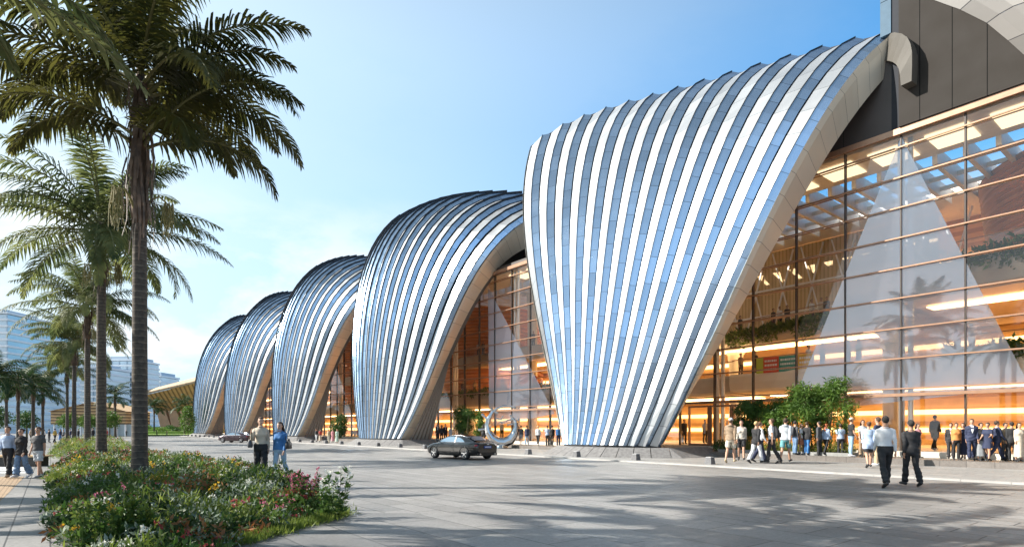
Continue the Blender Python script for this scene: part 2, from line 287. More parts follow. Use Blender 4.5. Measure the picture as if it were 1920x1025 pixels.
def shell(name, Q, base, label, group, ribs=14, rows=18, side=0, wallcurve=None, cut=0.0):
    bx, by = base
    t = thing(name, label, 'canopy', (bx, by, 0), 0, group)
    def P(w, v):
        v = v*(1-cut*((w+1)/2)**2-cut*.45*((1-w)/2)**5)
        a = w*(w-1)/2; b = 1-w*w; c = w*(w+1)/2
        p = a*np.array([bez(Q[0, :, i], v) for i in range(3)])+b*np.array([bez(Q[1, :, i], v) for i in range(3)])+c*np.array([bez(Q[2, :, i], v) for i in range(3)])
        if cut: p = p+np.array([1.2*((1-w)/2)**4*v**8, 0, 0])
        return p-np.array([bx, by, 0])
    def nrm(w, v):
        e = 1e-3; w0 = min(max(w, -1+e), 1-e); v0 = min(max(v, e), 1-e)
        a = P(w0+e, v0)-P(w0-e, v0); b = P(w0, v0+e)-P(w0, v0-e); n = np.cross(a, b); return n/np.linalg.norm(n)   # points outwards, to the street
    dw = 2.0/ribs
    vsm = np.linspace(0, 1, rows+1)
    V = []; F = []; MI = []; UVs = []
    def strip(pa, pb, mi, u, off=0.0):
        o = len(V)
        for i in range(rows+1):
            V.append(pa[i]); V.append(pb[i])
        for i in range(rows):
            F.append((o+2*i, o+2*i+1, o+2*i+3, o+2*i+2)); MI.append(mi)
            y0 = i+off; UVs.extend([(u+.1, y0), (u+.9, y0), (u+.9, y0+.9999), (u+.1, y0+.9999)])
    for k in range(ribs):
        w0 = -1+k*dw; ws = (w0+.03*dw, w0+(.68 if side else .645)*dw, w0+(.89 if side else .955)*dw); cols = []
        for j, wv in enumerate(ws):
            c = []
            for v in vsm:
                pw = np.linalg.norm(P(w0+dw, v)-P(w0, v)); h = ((.17 if side else .25)-(.06 if side else .13)*v)*pw if j == 1 else 0
                c.append(P(wv, v)+nrm(wv, v)*h)
            cols.append(c)
        strip(cols[0], cols[1], 0, k*2); strip(cols[1], cols[2], 2, k*2+1, .45)
        fin = []
        for i, v in enumerate(vsm):
            pw = np.linalg.norm(P(w0+dw, v)-P(w0, v)); fin.append(cols[1][i]+nrm(ws[1], v)*((.075 if side else .03)*pw))
        tk = np.array([.02, 0, 0]); strip(cols[1], fin, 1, 92); strip([p+tk for p in cols[1]], [p+tk for p in fin], 1, 93); strip(fin, [p+tk for p in fin], 1, 94)
        if k < ribs-1:                                                          # dark joint between two pleats
            nx = []; lo = []
            wn = w0+1.03*dw; wm = w0+(.97 if side else .99)*dw
            for v in vsm:
                pw = np.linalg.norm(P(w0+dw, v)-P(w0, v))
                nx.append(P(wn, v)); lo.append(P(wm, v)-nrm(wm, v)*((.26 if side else .16)*pw))
            strip(cols[2], lo, 1, 90); strip(lo, nx, 1, 91)
    me = bpy.data.meshes.new('ribbed_skin'); me.from_pydata([tuple(p) for p in V], [], F); me.materials.append(M_white); me.materials.append(M_groove); me.materials.append(M_blue)
    me.polygons.foreach_set('material_index', MI); uvl = me.uv_layers.new(name='UVMap'); uvl.data.foreach_set('uv', np.array(UVs, dtype=np.float32).ravel())
    link('ribbed_skin', me, t)
    # thick edges to both sides, the inner lining and the top closing strip
    nb = 40; vb = np.linspace(0, 1, nb+1)
    def thick(v): return (1.15+1.25*v)*(1-(.50 if cut else 0)*max(0, (v-.55)/.45)**1.5)
    def inw(w_, v):                                                             # from the skin to the lining; turns downwards where the shell curls over
        q = min(1, max(0, (v-.6)/.4)); q = q*q*(3-2*q); return (-nrm(w_, v)*(1-q)+np.array([0, .25, -1.0])*q)*thick(v)
    for s in (-1, 1):
        mb = MB(); uv = []
        rim = [P(s, v)+nrm(s, v)*.10 for v in vb]; rim2 = [P(s*1.0, v)-nrm(s, v)*.25+np.array([s*.12, 0, 0]) for v in vb]
        bk = [P(s, v)+inw(s, v)+np.array([s*.05, 0, 0]) for v in vb]
        o = 0
        for a, b, mi in ((rim, rim2, 1), (rim2, bk, 0)):
            for i in range(nb):
                mb.quad(a[i], b[i], b[i+1], a[i+1], 0)
                y = i*.55; uv.extend([(mi*7+.1, y), (mi*7+.9, y), (mi*7+.9, y+.5499), (mi*7+.1, y+.5499)])
        ob = mb.build('edge_band', [M_band], t, smooth=True); ul = ob.data.uv_layers.new(name='UVMap'); ul.data.foreach_set('uv', np.array(uv, dtype=np.float32).ravel())
    mb = MB(); ww = np.linspace(-1, 1, 19)
    mb.grid([[P(w_, v)+inw(w_, v) for v in vb] for w_ in ww])
    mb.build('inner_lining', M_band if False else M_lining, t, smooth=True)
    mb = MB(); top = [P(w_, 1)+nrm(w_, 1)*.05 for w_ in ww]; bot = [P(w_, 1)+inw(w_, 1) for w_ in ww]
    for i in range(len(ww)-1): mb.quad(top[i], top[i+1], bot[i+1], bot[i])
    mb.build('top_edge', M_band, t)
    if wallcurve:                                                              # pale panelled vault from the free edge back to the wall
        mb = MB(); uv = []; A = [np.array(p)-np.array([bx, by, 0]) for p in wallcurve]; nv = len(A); B = []
        for i, p in enumerate(A):
            v = min(1, max(0, 1-i/(nv-1)*.92)); B.append(P(-1, v)-nrm(-1, v)*.2)
        nt_ = 7
        for i in range(nv-1):
            for j in range(nt_):
                f0, f1 = j/nt_, (j+1)/nt_; bul = lambda f: np.array([-.5, 0, .9])*math.sin(PI*f)
                mb.quad(A[i]+(B[i]-A[i])*f0+bul(f0), A[i+1]+(B[i+1]-A[i+1])*f0+bul(f0), A[i+1]+(B[i+1]-A[i+1])*f1+bul(f1), A[i]+(B[i]-A[i])*f1+bul(f1)); uv.extend([(j+.1, i+0.), (j+.1, i+.9999), (j+.9, i+.9999), (j+.9, i+0.)])
        ob = mb.build('vault_soffit', M_soffp, t, smooth=True); ul = ob.data.uv_layers.new(name='UVMap'); ul.data.foreach_set('uv', np.array(uv, dtype=np.float32).ravel())
    if side:                                                                   # slatted cheek that runs from the edge back to the glass
        mb = MB(); G = GLZ-by-.15
        rows_ = []
        for v in np.linspace(0, .62, 26):
            p = P(1, v)-nrm(1, v)*thick(v); q = np.array([p[0]+.25-.02*p[2], max(p[1]+.3, G-2.6+.9*v), p[2]])
            rows_.append([p+(q-p)*s_ for s_ in np.linspace(0, 1, 12)])
        R2 = [[r[j]+np.array([.10*(j % 2), 0, 0]) for j in range(12)] for r in rows_]
        mb.grid(R2); mb.build('slatted_cheek', M_lining, t)
    # plinth of battered granite slabs
    mb = MB(); nseg = 11; ws = np.linspace(-1.06, 1.06, nseg+1)
    def ring(w_, off, z):
        wc = min(max(w_, -1), 1); p = P(wc, 0); e = 1e-3; w1 = min(max(wc, -1+e), 1-e)
        tg = P(w1+e, 0)-P(w1-e, 0); n = np.array([tg[1], -tg[0], 0]); n /= np.linalg.norm(n)
        q = p+n*off; tg = tg/np.linalg.norm(tg); q = q+tg*((w_-wc)*6); q[2] = z; return q
    for i in range(nseg):
        g = .012
        a, b = ws[i]+g*.35, ws[i+1]-g*.35
        B0, B1, T0, T1 = ring(a, 1.35, 0), ring(b, 1.35, 0), ring(a, .35, .56), ring(b, .35, .56)
        I0, I1 = ring(a, -.3, .56), ring(b, -.3, .56)
        mb.quad(B0, B1, T1, T0); mb.quad(T0, T1, I1, I0)
        for (x, y, z) in ((B0, T0, I0), (T1, B1, I1)): mb.add([x, y, z], [(0, 1, 2)])
    for s in (-1, 1):
        w_ = 1.06*s; a = ring(w_, 1.35, 0); b = ring(w_, .35, .56); bk = np.array([b[0]+s*.1, b[1]+3.4, .56]); bk0 = np.array([a[0]+s*1.1, b[1]+3.8, 0]); a2 = np.array([a[0]+s*.5, a[1]+.35, 0])
        q = [a, a2, b]; mb.add(q if s > 0 else q[::-1], [(0, 1, 2)])
        q = [a2, bk0, bk, b]; mb.add(q if s > 0 else q[::-1], [(0, 1, 2, 3)])
    l, r = ring(-1.06, .35, .56), ring(1.06, .35, .56)
    for i in range(nseg):
        a = ring(ws[i], -.3, .555); b = ring(ws[i+1], -.3, .555); fa, fb = (i/nseg), ((i+1)/nseg)
        yb = max(l[1], r[1])+3.4
        mb.quad(a, b, (l[0]-.1+(r[0]-l[0]+.2)*fb, yb, .555), (l[0]-.1+(r[0]-l[0]+.2)*fa, yb, .555))
    mb.build('plinth', M_plinth, t)
    mb = MB()
    for i in range(nseg):
        a, b = ws[i], ws[i+1]; a = max(a, -1); b = min(b, 1)
        mb.quad(ring(a, .02, .55), ring(b, .02, .55), ring(b, .02, .70), ring(a, .02, .70))
    mb.build('shadow_gap', M_plinthd, t)
    if cut: t_end = (P(1, 1)+nrm(1, 1)*.1, P(1, 1)+inw(1, 1)); near_end[:] = list(t_end)
    return t
near_end = []
LAB = ['second ribbed silver shell canopy, just behind the largest one', 'third ribbed shell canopy, middle one of the five seen in full',
       'fourth ribbed shell canopy, overlapped by the middle one', 'farthest and smallest ribbed shell canopy at the end of the row']
GS = 'ribbed metal shells along the hall front'
near_shell = shell('shell_canopy', S_FIRST, (-23.5, 26), 'nearest and largest ribbed silver shell canopy with broad white and blue pleats', GS, cut=.17)
shell('shell_canopy', S_RIGHT, (8.4, 26), 'pale curved canopy edge at the top right corner above the grey panel wall', GS, rows=14, wallcurve=[(*(lambda q: (q[0], 31.16, zat(py_, q[1])))(yp(px_, 31.16)),) for px_, py_ in ((1650, -50), (1700, -26), (1750, 0), (1800, 18), (1850, 43), (1890, 76), (1920, 103), (1960, 150), (2000, 205), (2050, 290), (2100, 390))])
# the curled nose in which the near shell's edge ends against the wall
tops = ((1664, 64), (1677, 61), (1690, 63), (1701, 70), (1707, 82), (1710, 98), (1710, 124), (1709, 152)); bots = ((1655, 114), (1664, 114), (1673, 116), (1680, 121), (1685, 129), (1687, 139), (1688, 149), (1689, 161))
ys_ = (31.6, 31.2, 30.95, 30.75, 30.65, 30.6, 30.6, 30.6); F_ = [[near_end[0]], [near_end[1]]]; B_ = [[near_end[0]], [near_end[1]]]
for q_, row in enumerate((tops, bots)):
    for (px_, py_), y_ in zip(row, ys_):
        X_, d_ = yp(px_, y_); p_ = np.array([X_+23.5, y_-26, zat(py_, d_)]); F_[q_].append(p_); B_[q_].append(p_+np.array([.05, 31.6-y_ if y_ > 31.1 else 31.18-y_, .0]))
m = MB()
for k_ in range(len(ys_)):
    m.quad(F_[1][k_], F_[1][k_+1], F_[0][k_+1], F_[0][k_]); m.quad(F_[0][k_], F_[0][k_+1], B_[0][k_+1], B_[0][k_]); m.quad(B_[1][k_], B_[1][k_+1], F_[1][k_+1], F_[1][k_])
m.quad(F_[1][-1], B_[1][-1], B_[0][-1], F_[0][-1])
lo_ = m.build('curled_lip', pmat('lip_metal_shaded', (.085, .078, .068), .6, 0, var=.12, scale=.9, spec=.2), near_shell)  # edge metal darkened: the lip's shade is put into this colour
far = shell('shell_canopy', S_FAR-np.array([PITCH, 0, 0]), (-24.5-PITCH, 26), LAB[0], GS, side=1)
for k in (1, 2, 3):
    dup(far, (-24.5-PITCH*(k+1), 26, 0), 0, LAB[k], GS)

# ------------------------------------------------------------------ hall behind the shells
M_glass = glassmat('front_glass', (.95, .94, .92), .045, .9)
M_mull = pmat('mullion_dark', (.045, .035, .03), .4, .3, var=0)
M_trans = pmat('transom_bronze', (.34, .20, .13), .35, .5, var=.1)
M_steel = pmat('column_steel', (.72, .72, .72), .3, .5, var=.05)
M_panel = stripes('panel_wall_grey', (.040, .036, .033), (.004, .004, .004), 1.23, axis=0, duty=.03, rough=.8, bump=.3, metal=0, spec=.12)
M_dark = stripes('panel_wall_brown', (.055, .045, .042), (.01, .01, .01), 2.475, axis=0, duty=.014, rough=.5, bump=.3)
M_timber = stripes('timber_boards', (.62, .36, .15), (.38, .20, .075), 1.6, axis=0, duty=.02, rough=.45, bump=.2)
M_cream = pmat('cream_wall', (.74, .60, .42), .6, var=.08, scale=.6)
M_band2 = stripes('cream_bands', (.80, .54, .25), (.56, .33, .12), .9, axis=2, duty=.33, rough=.5, bump=.3)
M_stone = pmat('interior_floor', (.62, .55, .46), .35, var=.1, scale=1)
M_fascia = pmat('balcony_fascia', (.40, .35, .29), .55, var=.12, scale=.8)
M_fasciaw = pmat('balcony_fascia_pale', (.74, .68, .58), .5, var=.06, scale=.8)
M_soff = pmat('soffit', (.70, .54, .34), .6, var=.08)
M_drum = stripes('drum_slats', (.60, .24, .09), (.74, .36, .20), .36, axis=2, duty=.34, rough=.45, bump=1.0)
M_cove = emat('cove_light', (1, .55, .22), 2.4)
M_cove0 = emat('cove_light_low', (1, .56, .2), 2.0)
M_fill = emat('ceiling_fill_panel', (1, .74, .44), .8)
M_cove2 = emat('ceiling_light_or_fill', (1, .60, .27), 4.5)
M_whitebeam = pmat('roof_beam_white', (.78, .75, .70), .5, var=.05)
M_rail = glassmat('rail_glass', (.95, .97, .96), .04, 1.0)
hall = thing('exhibition_hall', 'long glazed exhibition hall with warm timber interior behind the ribbed shells', 'building', (-60, GLZ, 0))
HX, HY = -60.0, GLZ
class HB(MB):                                                                  # takes world coordinates, stores them from the hall's base
    def build(s, name, mats, parent=None, smooth=False):
        s.v = [(x-HX, y-HY, z) for x, y, z in s.v]
        return MB.build(s, name, mats, parent or hall, smooth)
X0, X1 = -176.0, 17.0; Z0, ZT = .55, 15.4
TRZ = [3.48+1.418*i for i in range(9)]
edges = [X0]+[-10.4-PITCH*k for k in range(5, -1, -1)]+[X1]
for a, b in zip(edges[:-1], edges[1:]):
    m = HB(); m.quad((a, GLZ, Z0), (b, GLZ, Z0), (b, GLZ, ZT), (a, GLZ, ZT)); m.build('glazing', M_glass)
# sky reflection painted as pale sheets on two bays: a triangle under each arch
def reflectmat():
    m = bpy.data.materials.new('reflection_paint'); nt = nodes(m); N = nt.nodes.new; L = nt.links.new
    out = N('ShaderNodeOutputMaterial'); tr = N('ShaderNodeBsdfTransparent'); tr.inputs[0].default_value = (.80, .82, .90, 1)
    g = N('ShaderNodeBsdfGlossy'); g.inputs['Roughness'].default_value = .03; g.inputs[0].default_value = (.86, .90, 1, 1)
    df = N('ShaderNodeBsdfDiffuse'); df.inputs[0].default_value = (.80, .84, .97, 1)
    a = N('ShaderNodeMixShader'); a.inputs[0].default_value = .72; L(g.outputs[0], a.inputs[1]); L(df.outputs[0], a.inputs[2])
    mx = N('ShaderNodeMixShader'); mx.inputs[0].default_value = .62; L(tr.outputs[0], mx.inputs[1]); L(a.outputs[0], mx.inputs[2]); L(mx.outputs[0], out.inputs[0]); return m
M_refl = reflectmat()
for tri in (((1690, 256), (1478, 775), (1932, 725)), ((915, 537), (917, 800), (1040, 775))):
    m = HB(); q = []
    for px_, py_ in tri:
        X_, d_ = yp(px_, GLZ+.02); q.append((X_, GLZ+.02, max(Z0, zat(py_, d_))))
    m.add(q, [(0, 1, 2)]); m.build('painted_reflection', M_refl)
k = 0
for i in range(-11, 68):
    x = -10.4-2.475*i
    if not X0 < x < X1: continue
    m = HB(); m.box(x-.03, x+.03, GLZ-.05, GLZ+.16, Z0, ZT); m.build('mullion', M_mull)
for z in TRZ:
    m = HB(); m.box(X0, X1, GLZ-.13, GLZ-.052, z-.03, z+.03); m.box(X0, X1, GLZ+.162, GLZ+.23, z-.022, z+.022); m.build('transom', M_trans)
m = HB(); m.box(X0, X1, GLZ-.22, GLZ-.055, ZT, ZT+.28); m.box(X0, X1, GLZ-.26, GLZ-.04, 3.2-.09, 3.2+.05); m.build('head_beam', M_trans)
for i in range(-2, 15):
    x = -10.4-9.9*i
    m = HB(); m.tube([(x-.17, GLZ+.55, Z0), (x-.17, GLZ+.55, ZT)], .15, 14); m.tube([(x+.2, GLZ+.62, Z0), (x+.2, GLZ+.62, ZT)], .12, 14)
    for z in TRZ[::2]: m.box(x-.17, x+.2, GLZ+.24, GLZ+.6, z-.05, z+.05)
    m.build('column', M_steel, smooth=False)
m = HB(); m.box(-26, -10.4, GLZ+.02, GLZ+.5, ZT+.29, 19.2); m.build('upper_wall', M_dark)
m = HB(); m.box(X0, -26.01, 35.4, 35.9, ZT+.62, 20.2); m.build('upper_wall', M_dark)
m = HB(); m.box(X0, -26.01, GLZ+.02, 35.39, ZT+.29, ZT+.6); m.build('roof_ledge', M_dark)
m = HB(); m.box(-10.4, X1, GLZ-.30, GLZ+.5, ZT+.30, 31); m.build('panel_wall', M_panel)
m = HB(); m.box(-10.78, -10.41, GLZ-.05, GLZ+.5, ZT+.3, 31); m.build('wall_return', pmat('return_dark', (.03, .033, .04), .7, 0, var=.05, spec=.15))
m = HB()
for i in range(7): m.box(-11.25, -10.79, GLZ-.10, GLZ+.5, 20.4+1.66*i, 20.4+1.66*i+1.63)
m.build('corner_cladding', pmat('corner_blue_metal', (.06, .11, .16), .6, 0, var=.08, spec=.2))
m = HB(); m.box(X0, X1, 30.9, 52, .302, Z0); m.build('floor_slab', M_stone)
m = HB(); m.box(X0, X1, GLZ-.3, GLZ+.1, .304, Z0+.02); m.build('sill', pmat('sill_granite', (.16, .14, .125), .5, var=.15))
# rear walls
m = HB(); m.box(X0, X1, 46, 46.4, Z0, 4.4); m.build('rear_wall', M_band2)
m = HB(); m.box(X0, X1, 47.5, 48, 5, ZT+.2); m.build('rear_wall', M_band2)
m = HB(); m.box(X1, X1+.5, GLZ+.6, 48, Z0, ZT+4); m.build('end_wall', M_cream)
m = HB(); m.box(X0-.5, X0, GLZ+.6, 48, Z0, ZT+4); m.build('end_wall', M_cream)
# roof: solid strips and an open band of pale beams
m = HB(); m.box(X0, X1, GLZ+.5, 35.4, ZT+.1, ZT+.6); m.box(X0, X1, 42.5, 52, ZT+.1, ZT+.6); m.build('roof_slab', M_whitebeam)
m = HB()
for i in range(150):
    x = X1-.3-1.28*i; m.box(x-.11, x+.11, 35.4, 42.5, ZT-.35, ZT+.5)
for y in (36.8, 38.6, 40.4): m.box(X0, X1, y-.06, y+.06, ZT-.1, ZT+.12)
m.build('roof_beams', M_whitebeam)
# glowing cove strips
for (z, y) in ((4.28, 45.9), (2.7, 45.9), (1.5, 45.9), (7.2, 47.4), (10.2, 47.4), (12.8, 47.4)):
    m = HB(); h_ = .05 if z == 4.28 else .16; m.box(X0+1, X1-1, y-.12, y, z-h_, z+h_); m.build('cove_light', M_cove if z > 5 else (M_cove0 if z < 4 else M_cove2))
def slab(name, pts, z0, z1, mat, matf, back=47.4, smooth=True):
    m = HB(); n = len(pts)
    for i in range(n-1):
        (xa, ya), (xb, yb) = pts[i], pts[i+1]
        m.quad((xa, ya, z1), (xb, yb, z1), (xb, back, z1), (xa, back, z1)); m.quad((xa, ya+.2, z0), (xa, back, z0), (xb, back, z0), (xb, yb+.2, z0))
    o = m.build(name, mat)
    m = HB()
    for i in range(n-1):
        (xa, ya), (xb, yb) = pts[i], pts[i+1]
        prof = [(0, z1+.12), (-.10, z1-.05*(z1-z0)), (-.13, z1-.45*(z1-z0)), (-.03, z1-.85*(z1-z0)), (.22, z0)]
        for (d0, q0), (d1, q1) in zip(prof[:-1], prof[1:]):
            m.quad((xa, ya+d1, q1), (xb, yb+d1, q1), (xb, yb+d0, q0), (xa, ya+d0, q0))
    (xa, ya), (xb, yb) = pts[0], pts[-1]
    m.quad((xb, yb, z0), (xb, back, z0), (xb, back, z1), (xb, yb, z1)); m.quad((xa, back, z0), (xa, ya, z0), (xa, ya, z1), (xa, back, z1))
    m.build('balcony_fascia', matf)
    m = HB()
    for i in range(n-1):
        (xa, ya), (xb, yb) = pts[i], pts[i+1]; m.quad((xa, ya+.25, z1), (xb, yb+.25, z1), (xb, yb+.25, z1+1.05), (xa, ya+.25, z1+1.05))
    m.build('glass_rail', M_rail)
    m = HB(); m.tube([(x, y+.25, z1+1.08) for x, y in pts], .03, 6); m.build('handrail', M_trans)
    return o
def curve(x0, y0, x1, y1, n=14, bow=0.0): return [(x0+(x1-x0)*i/n, y0+(y1-y0)*i/n+bow*math.sin(PI*i/n)) for i in range(n+1)]
B_UP = curve(-31, 42.0, -12.2, 36.8, 16, -.5); B_UPR = curve(-11.6, 34.6, X1-.1, 34.4, 14, -.5); B_LO = curve(-21.5, 35.2, X1-.1, 33.6, 16, -.4); B_LOL = curve(-31, 36.8, -21.6, 35.6, 6, .3)
slab('balcony', B_UP, 7.35, 8.3, M_soff, M_fascia); slab('balcony', B_UPR, 8.2, 9.6, M_soff, M_fascia); slab('balcony', B_LO, 3.95, 5.0, M_soff, M_fasciaw); slab('balcony', B_LOL, 3.9, 5.0, M_soff, M_fascia)
FARLO = curve(-172, 34.2, -31.1, 34.2, 5); FARUP = curve(-172, 36.5, -31.1, 36.5, 5)
slab('balcony', FARLO, 3.9, 5.1, M_soff, M_fascia); slab('balcony', FARUP, 8.3, 9.5, M_soff, M_fascia)
for (x0, x1, y, z) in ((-30, -13, 39.5, 7.25), (-11, X1-1, 37.5, 8.1), (-21, X1-1, 40, 3.88), (-31, -22, 40, 3.8), (-170, -32, 40, 8.2), (-170, -32, 40, 3.8)):
    m = HB(); m.box(x0, x1, y-.6, y+.6, z-.03, z+.02); m.build('ceiling_light_or_fill', M_cove2)
for i in range(24):
    x = X1-1.2-2.475*i
    m = HB(); m.box(x-.85, x+.85, 32.6, 34.6, ZT+.02, ZT+.06); m.build('ceiling_light_or_fill', M_fill)  # glowing panels added under the roof to brighten the balcony fronts
# slatted drums rising through the galleries
for (cx, cy, r, z0, z1) in ((-3.2, 43.5, 6.2, 9.6, ZT), (-58.0, 42.5, 6.0, 5.1, ZT), (-92, 42, 6, 5.1, ZT)):
    m = HB(); pr = []
    nz = 44
    for i in range(nz+1):
        z = z0+(z1-z0)*i/nz; rr = r*(1+.10*((z-z0)/(z1-z0)))+(.16 if i % 2 else 0); pr.append([(cx+rr*math.cos(2*PI*j/40), cy+rr*math.sin(2*PI*j/40), z) for j in range(40)])
    m.grid(pr, wrap=True); m.build('slatted_drum', M_drum)
# beige back screen with a lattice of ribs, high in the left half of the near bay
m = HB(); m.box(-31, -12.6, 44.5, 44.7, 8.9, ZT); m.build('back_screen', stripes('screen_mesh', (.72, .52, .28), (.54, .37, .17), .28, axis=0, duty=.35, rough=.6, bump=.6))
m = HB()
for i in range(9):
    x = -30+2.2*i; m.beam((x, 44.3, 9.2), (x+1.6, 44.3, 15.2), .10, .10); m.beam((x+1.6, 44.25, 9.2), (x, 44.25, 15.2), .08, .08)
for z in (10.4, 12.4, 14.2): m.box(-31, -12.6, 44.05, 44.18, z-.06, z+.06)
m.build('lattice_ribs', M_whitebeam)
# stout piers and a leaning strut
for (x, y, r) in ((-13.2, 38.8, .55), (-1.5, 37.5, .5), (-24, 40, .45), (-36, 38, .5), (-45, 38, .5), (-56, 38, .5), (8, 38, .5)):
    m = HB(); zt = 7.4 if x > -31 else ZT
    m.tube([(x, y, Z0), (x, y, zt-1.2), (x, y, zt-.4), (x, y, zt)], [r, r, r*1.25, r*1.9], 20); m.build('pier', M_fasciaw, smooth=True)
for kx in (-34.2, -63.3):
    m = HB(); m.beam((kx, 34.0, .6), (kx-5.5, 40, 12.5), 1.1, .8); m.build('leaning_strut', M_fasciaw)
# doors beside the near shell's foot
for i in range(3):
    xa = -22.0+1.5*i
    m = HB(); z0, z1 = .56, 3.0
    for (a, b) in ((xa, xa+.09), (xa+1.36, xa+1.45)): m.box(a, b, GLZ-.2, GLZ-.06, z0, z1)
    m.box(xa+.09, xa+1.36, GLZ-.2, GLZ-.06, z1-.1, z1); m.box(xa+.09, xa+1.36, GLZ-.2, GLZ-.06, z0, z0+.12)
    d = m.build('door', M_trans); mh = HB(); mh.box(xa+1.2, xa+1.24, GLZ-.3, GLZ-.22, 1.3, 2.1); mh.build('handle', M_steel, d).parent = d
# counters at the rear of the ground floor
for (x0, x1) in ((-9, -4.5), (-2, 3.5), (-48, -43), (-40, -36)):
    m = HB(); m.box(x0, x1, 42, 42.8, Z0, 1.5); m.box(x0-.1, x1+.1, 41.9, 42.9, 1.5, 1.56); m.build('counter', M_timber)
# hanging greenery along the galleries
M_hang = leafmat('hanging_leaves', (.035, .075, .015), (.10, .17, .035), .3, 2.5)
def leafquads(C, size, up=0.25, asp=.42):
    n = len(C); d = rng.normal(size=(n, 3)); d[:, 2] += up; d /= np.linalg.norm(d, axis=1)[:, None]
    s = np.cross(d, rng.normal(size=(n, 3))); s /= np.linalg.norm(s, axis=1)[:, None]
    L_ = (size*(.6+.8*rng.random(n)))[:, None]; Wd = L_*asp
    a = C; b = C+d*L_*.45+s*Wd*.5; c = C+d*L_; e = C+d*L_*.45-s*Wd*.5
    V = np.stack([a, b, c, e], 1).reshape(-1, 3); return V, np.arange(4*n).reshape(n, 4)
def gallery_green(pts, z, n, hang, rise):
    pts = np.array(pts); k = rng.integers(0, len(pts)-1, n); f = rng.random(n)[:, None]
    b = pts[k]*(1-f)+pts[k+1]*f; lump = .5+.5*np.sin(b[:, 0]*1.7)*np.sin(b[:, 0]*.63+1)
    C = np.zeros((n, 3)); C[:, :2] = b; C[:, 1] += rng.normal(0, .12, n)-.08; C[:, 2] = z+.1+rise*rng.random(n)*(.3+lump)-hang*rng.random(n)**1.6*(.4+lump)
    C -= np.array([HX, HY, 0]); V, F = leafquads(C, .30); o = npmesh('hanging_plants', V, F, M_hang, parent=hall); o['kind'] = 'stuff'
gallery_green(B_UP[:14], 8.3, 4200, .9, .35); gallery_green(B_UPR, 9.6, 6500, 1.0, .8); gallery_green(B_LO[5:], 5.0, 8000, .7, .7); gallery_green([(-60, 34.1), (-32, 34.1)], 5.1, 2200, .3, .4)
# banner on the lower gallery
bt = thing('banner', 'lime red teal and yellow striped banner hung on the lower gallery rail behind glass', 'banner', (-19.5, 34.9, 5.05))
xb = 0.0
for cname, c, wd in (('lime', (.45, .55, .06), .45), ('red', (.60, .07, .03), 1.0), ('teal', (.02, .28, .22), 1.15), ('yellow', (.70, .42, .02), .95)):
    m = MB(); m.box(xb, xb+wd-.01, -.02, .02, 0, .95); p = m.build('banner_panel', pmat('banner_'+cname, c, .6, var=.03), bt)
    m = MB()
    if cname != 'lime':
        for r in range(3):
            x = xb+.10
            while x < xb+wd-.2:
                l = .05+.09*random.random(); m.box(x, x+l, -.03, -.021, .66-.26*r, .78-.26*r); x += l+.035
        m.build('white_lettering', pmat('banner_white', (.8, .8, .78), .6, var=0), p)
    xb += wd
# ------------------------------------------------------------------ ground
M_plaza = paving('plaza_paving', (.255, .248, .238), (.34, .33, .317), (.07, .068, .067), 1.25, .5, .62, 0, .36)
M_walk = paving('sidewalk_paving', (.28, .272, .262), (.345, .335, .32), (.16, .157, .153), 1.0, .6, .7, 0, .14)
M_kerb = pmat('kerb_stone', (.33, .32, .305), .7, var=.12, scale=2, bump=.2)
M_podium = paving('podium_paving', (.17, .15, .135), (.22, .195, .175), (.09, .08, .075), .9, .45, .5, 0, .3)
M_light = paving('foreground_slabs', (.19, .187, .183), (.32, .312, .30), (.09, .09, .088), 1.8, .9, .6, 0, .45)
M_path = paving('tan_path', (.42, .29, .17), (.48, .34, .21), (.30, .20, .12), .2, .1, .8, 0, .2)
M_lawn = pmat('lawn', (.16, .25, .05), .9, var=.4, scale=.25, bump=.5, bscale=8)
m = MB(); m.quad((-2600, -2600, 0), (2600, -2600, 0), (2600, 2600, 0), (-2600, 2600, 0)); struct('plaza_ground', m, M_plaza)
m = MB(); m.box(-240, 40, 22.05, 29.6, -.2, .05); struct('sidewalk', m, M_walk)
m = MB()
x = 40.0
while x > -240:
    m.box(x-1.19, x, 21.75, 22.045, -.2, .058); x -= 1.2
struct('kerb', m, M_kerb)
m = MB(); m.box(X0, X1+4, 28.75, 30.88, -.1, .30); struct('podium', m, M_podium)
# large pale slabs of the crossing nearest to the viewer
def poly(name, pts, z, mat):
    m = MB(); m.add([(x, y, z) for x, y in pts], [tuple(range(len(pts)))]); return struct(name, m, mat)
c4 = [gp(640, 960), gp(1250, 968), gp(1990, 1022), gp(2300, 1300), gp(300, 1300), gp(420, 1026)]
poly('pale_crossing', [(p[0], p[1]) for p in c4], .004, M_light)
pp = [gp(-260, 893), gp(46, 893), gp(-60, 1000), gp(-500, 1000)]
poly('tan_path', [(p[0], p[1]) for p in pp], .004, M_path)
m = MB()
for i in range(6):
    a, b, c, d = gp(-60, 862+4.4*i), gp(62-2*i, 862+4.4*i), gp(60-2*i, 864.2+4.4*i), gp(-64, 864.2+4.4*i)
    m.add([(p[0], p[1], .004) for p in (d, c, b, a)], [(0, 1, 2, 3)])
struct('crossing_stripes', m, pmat('road_paint', (.75, .75, .73), .7, var=.1))
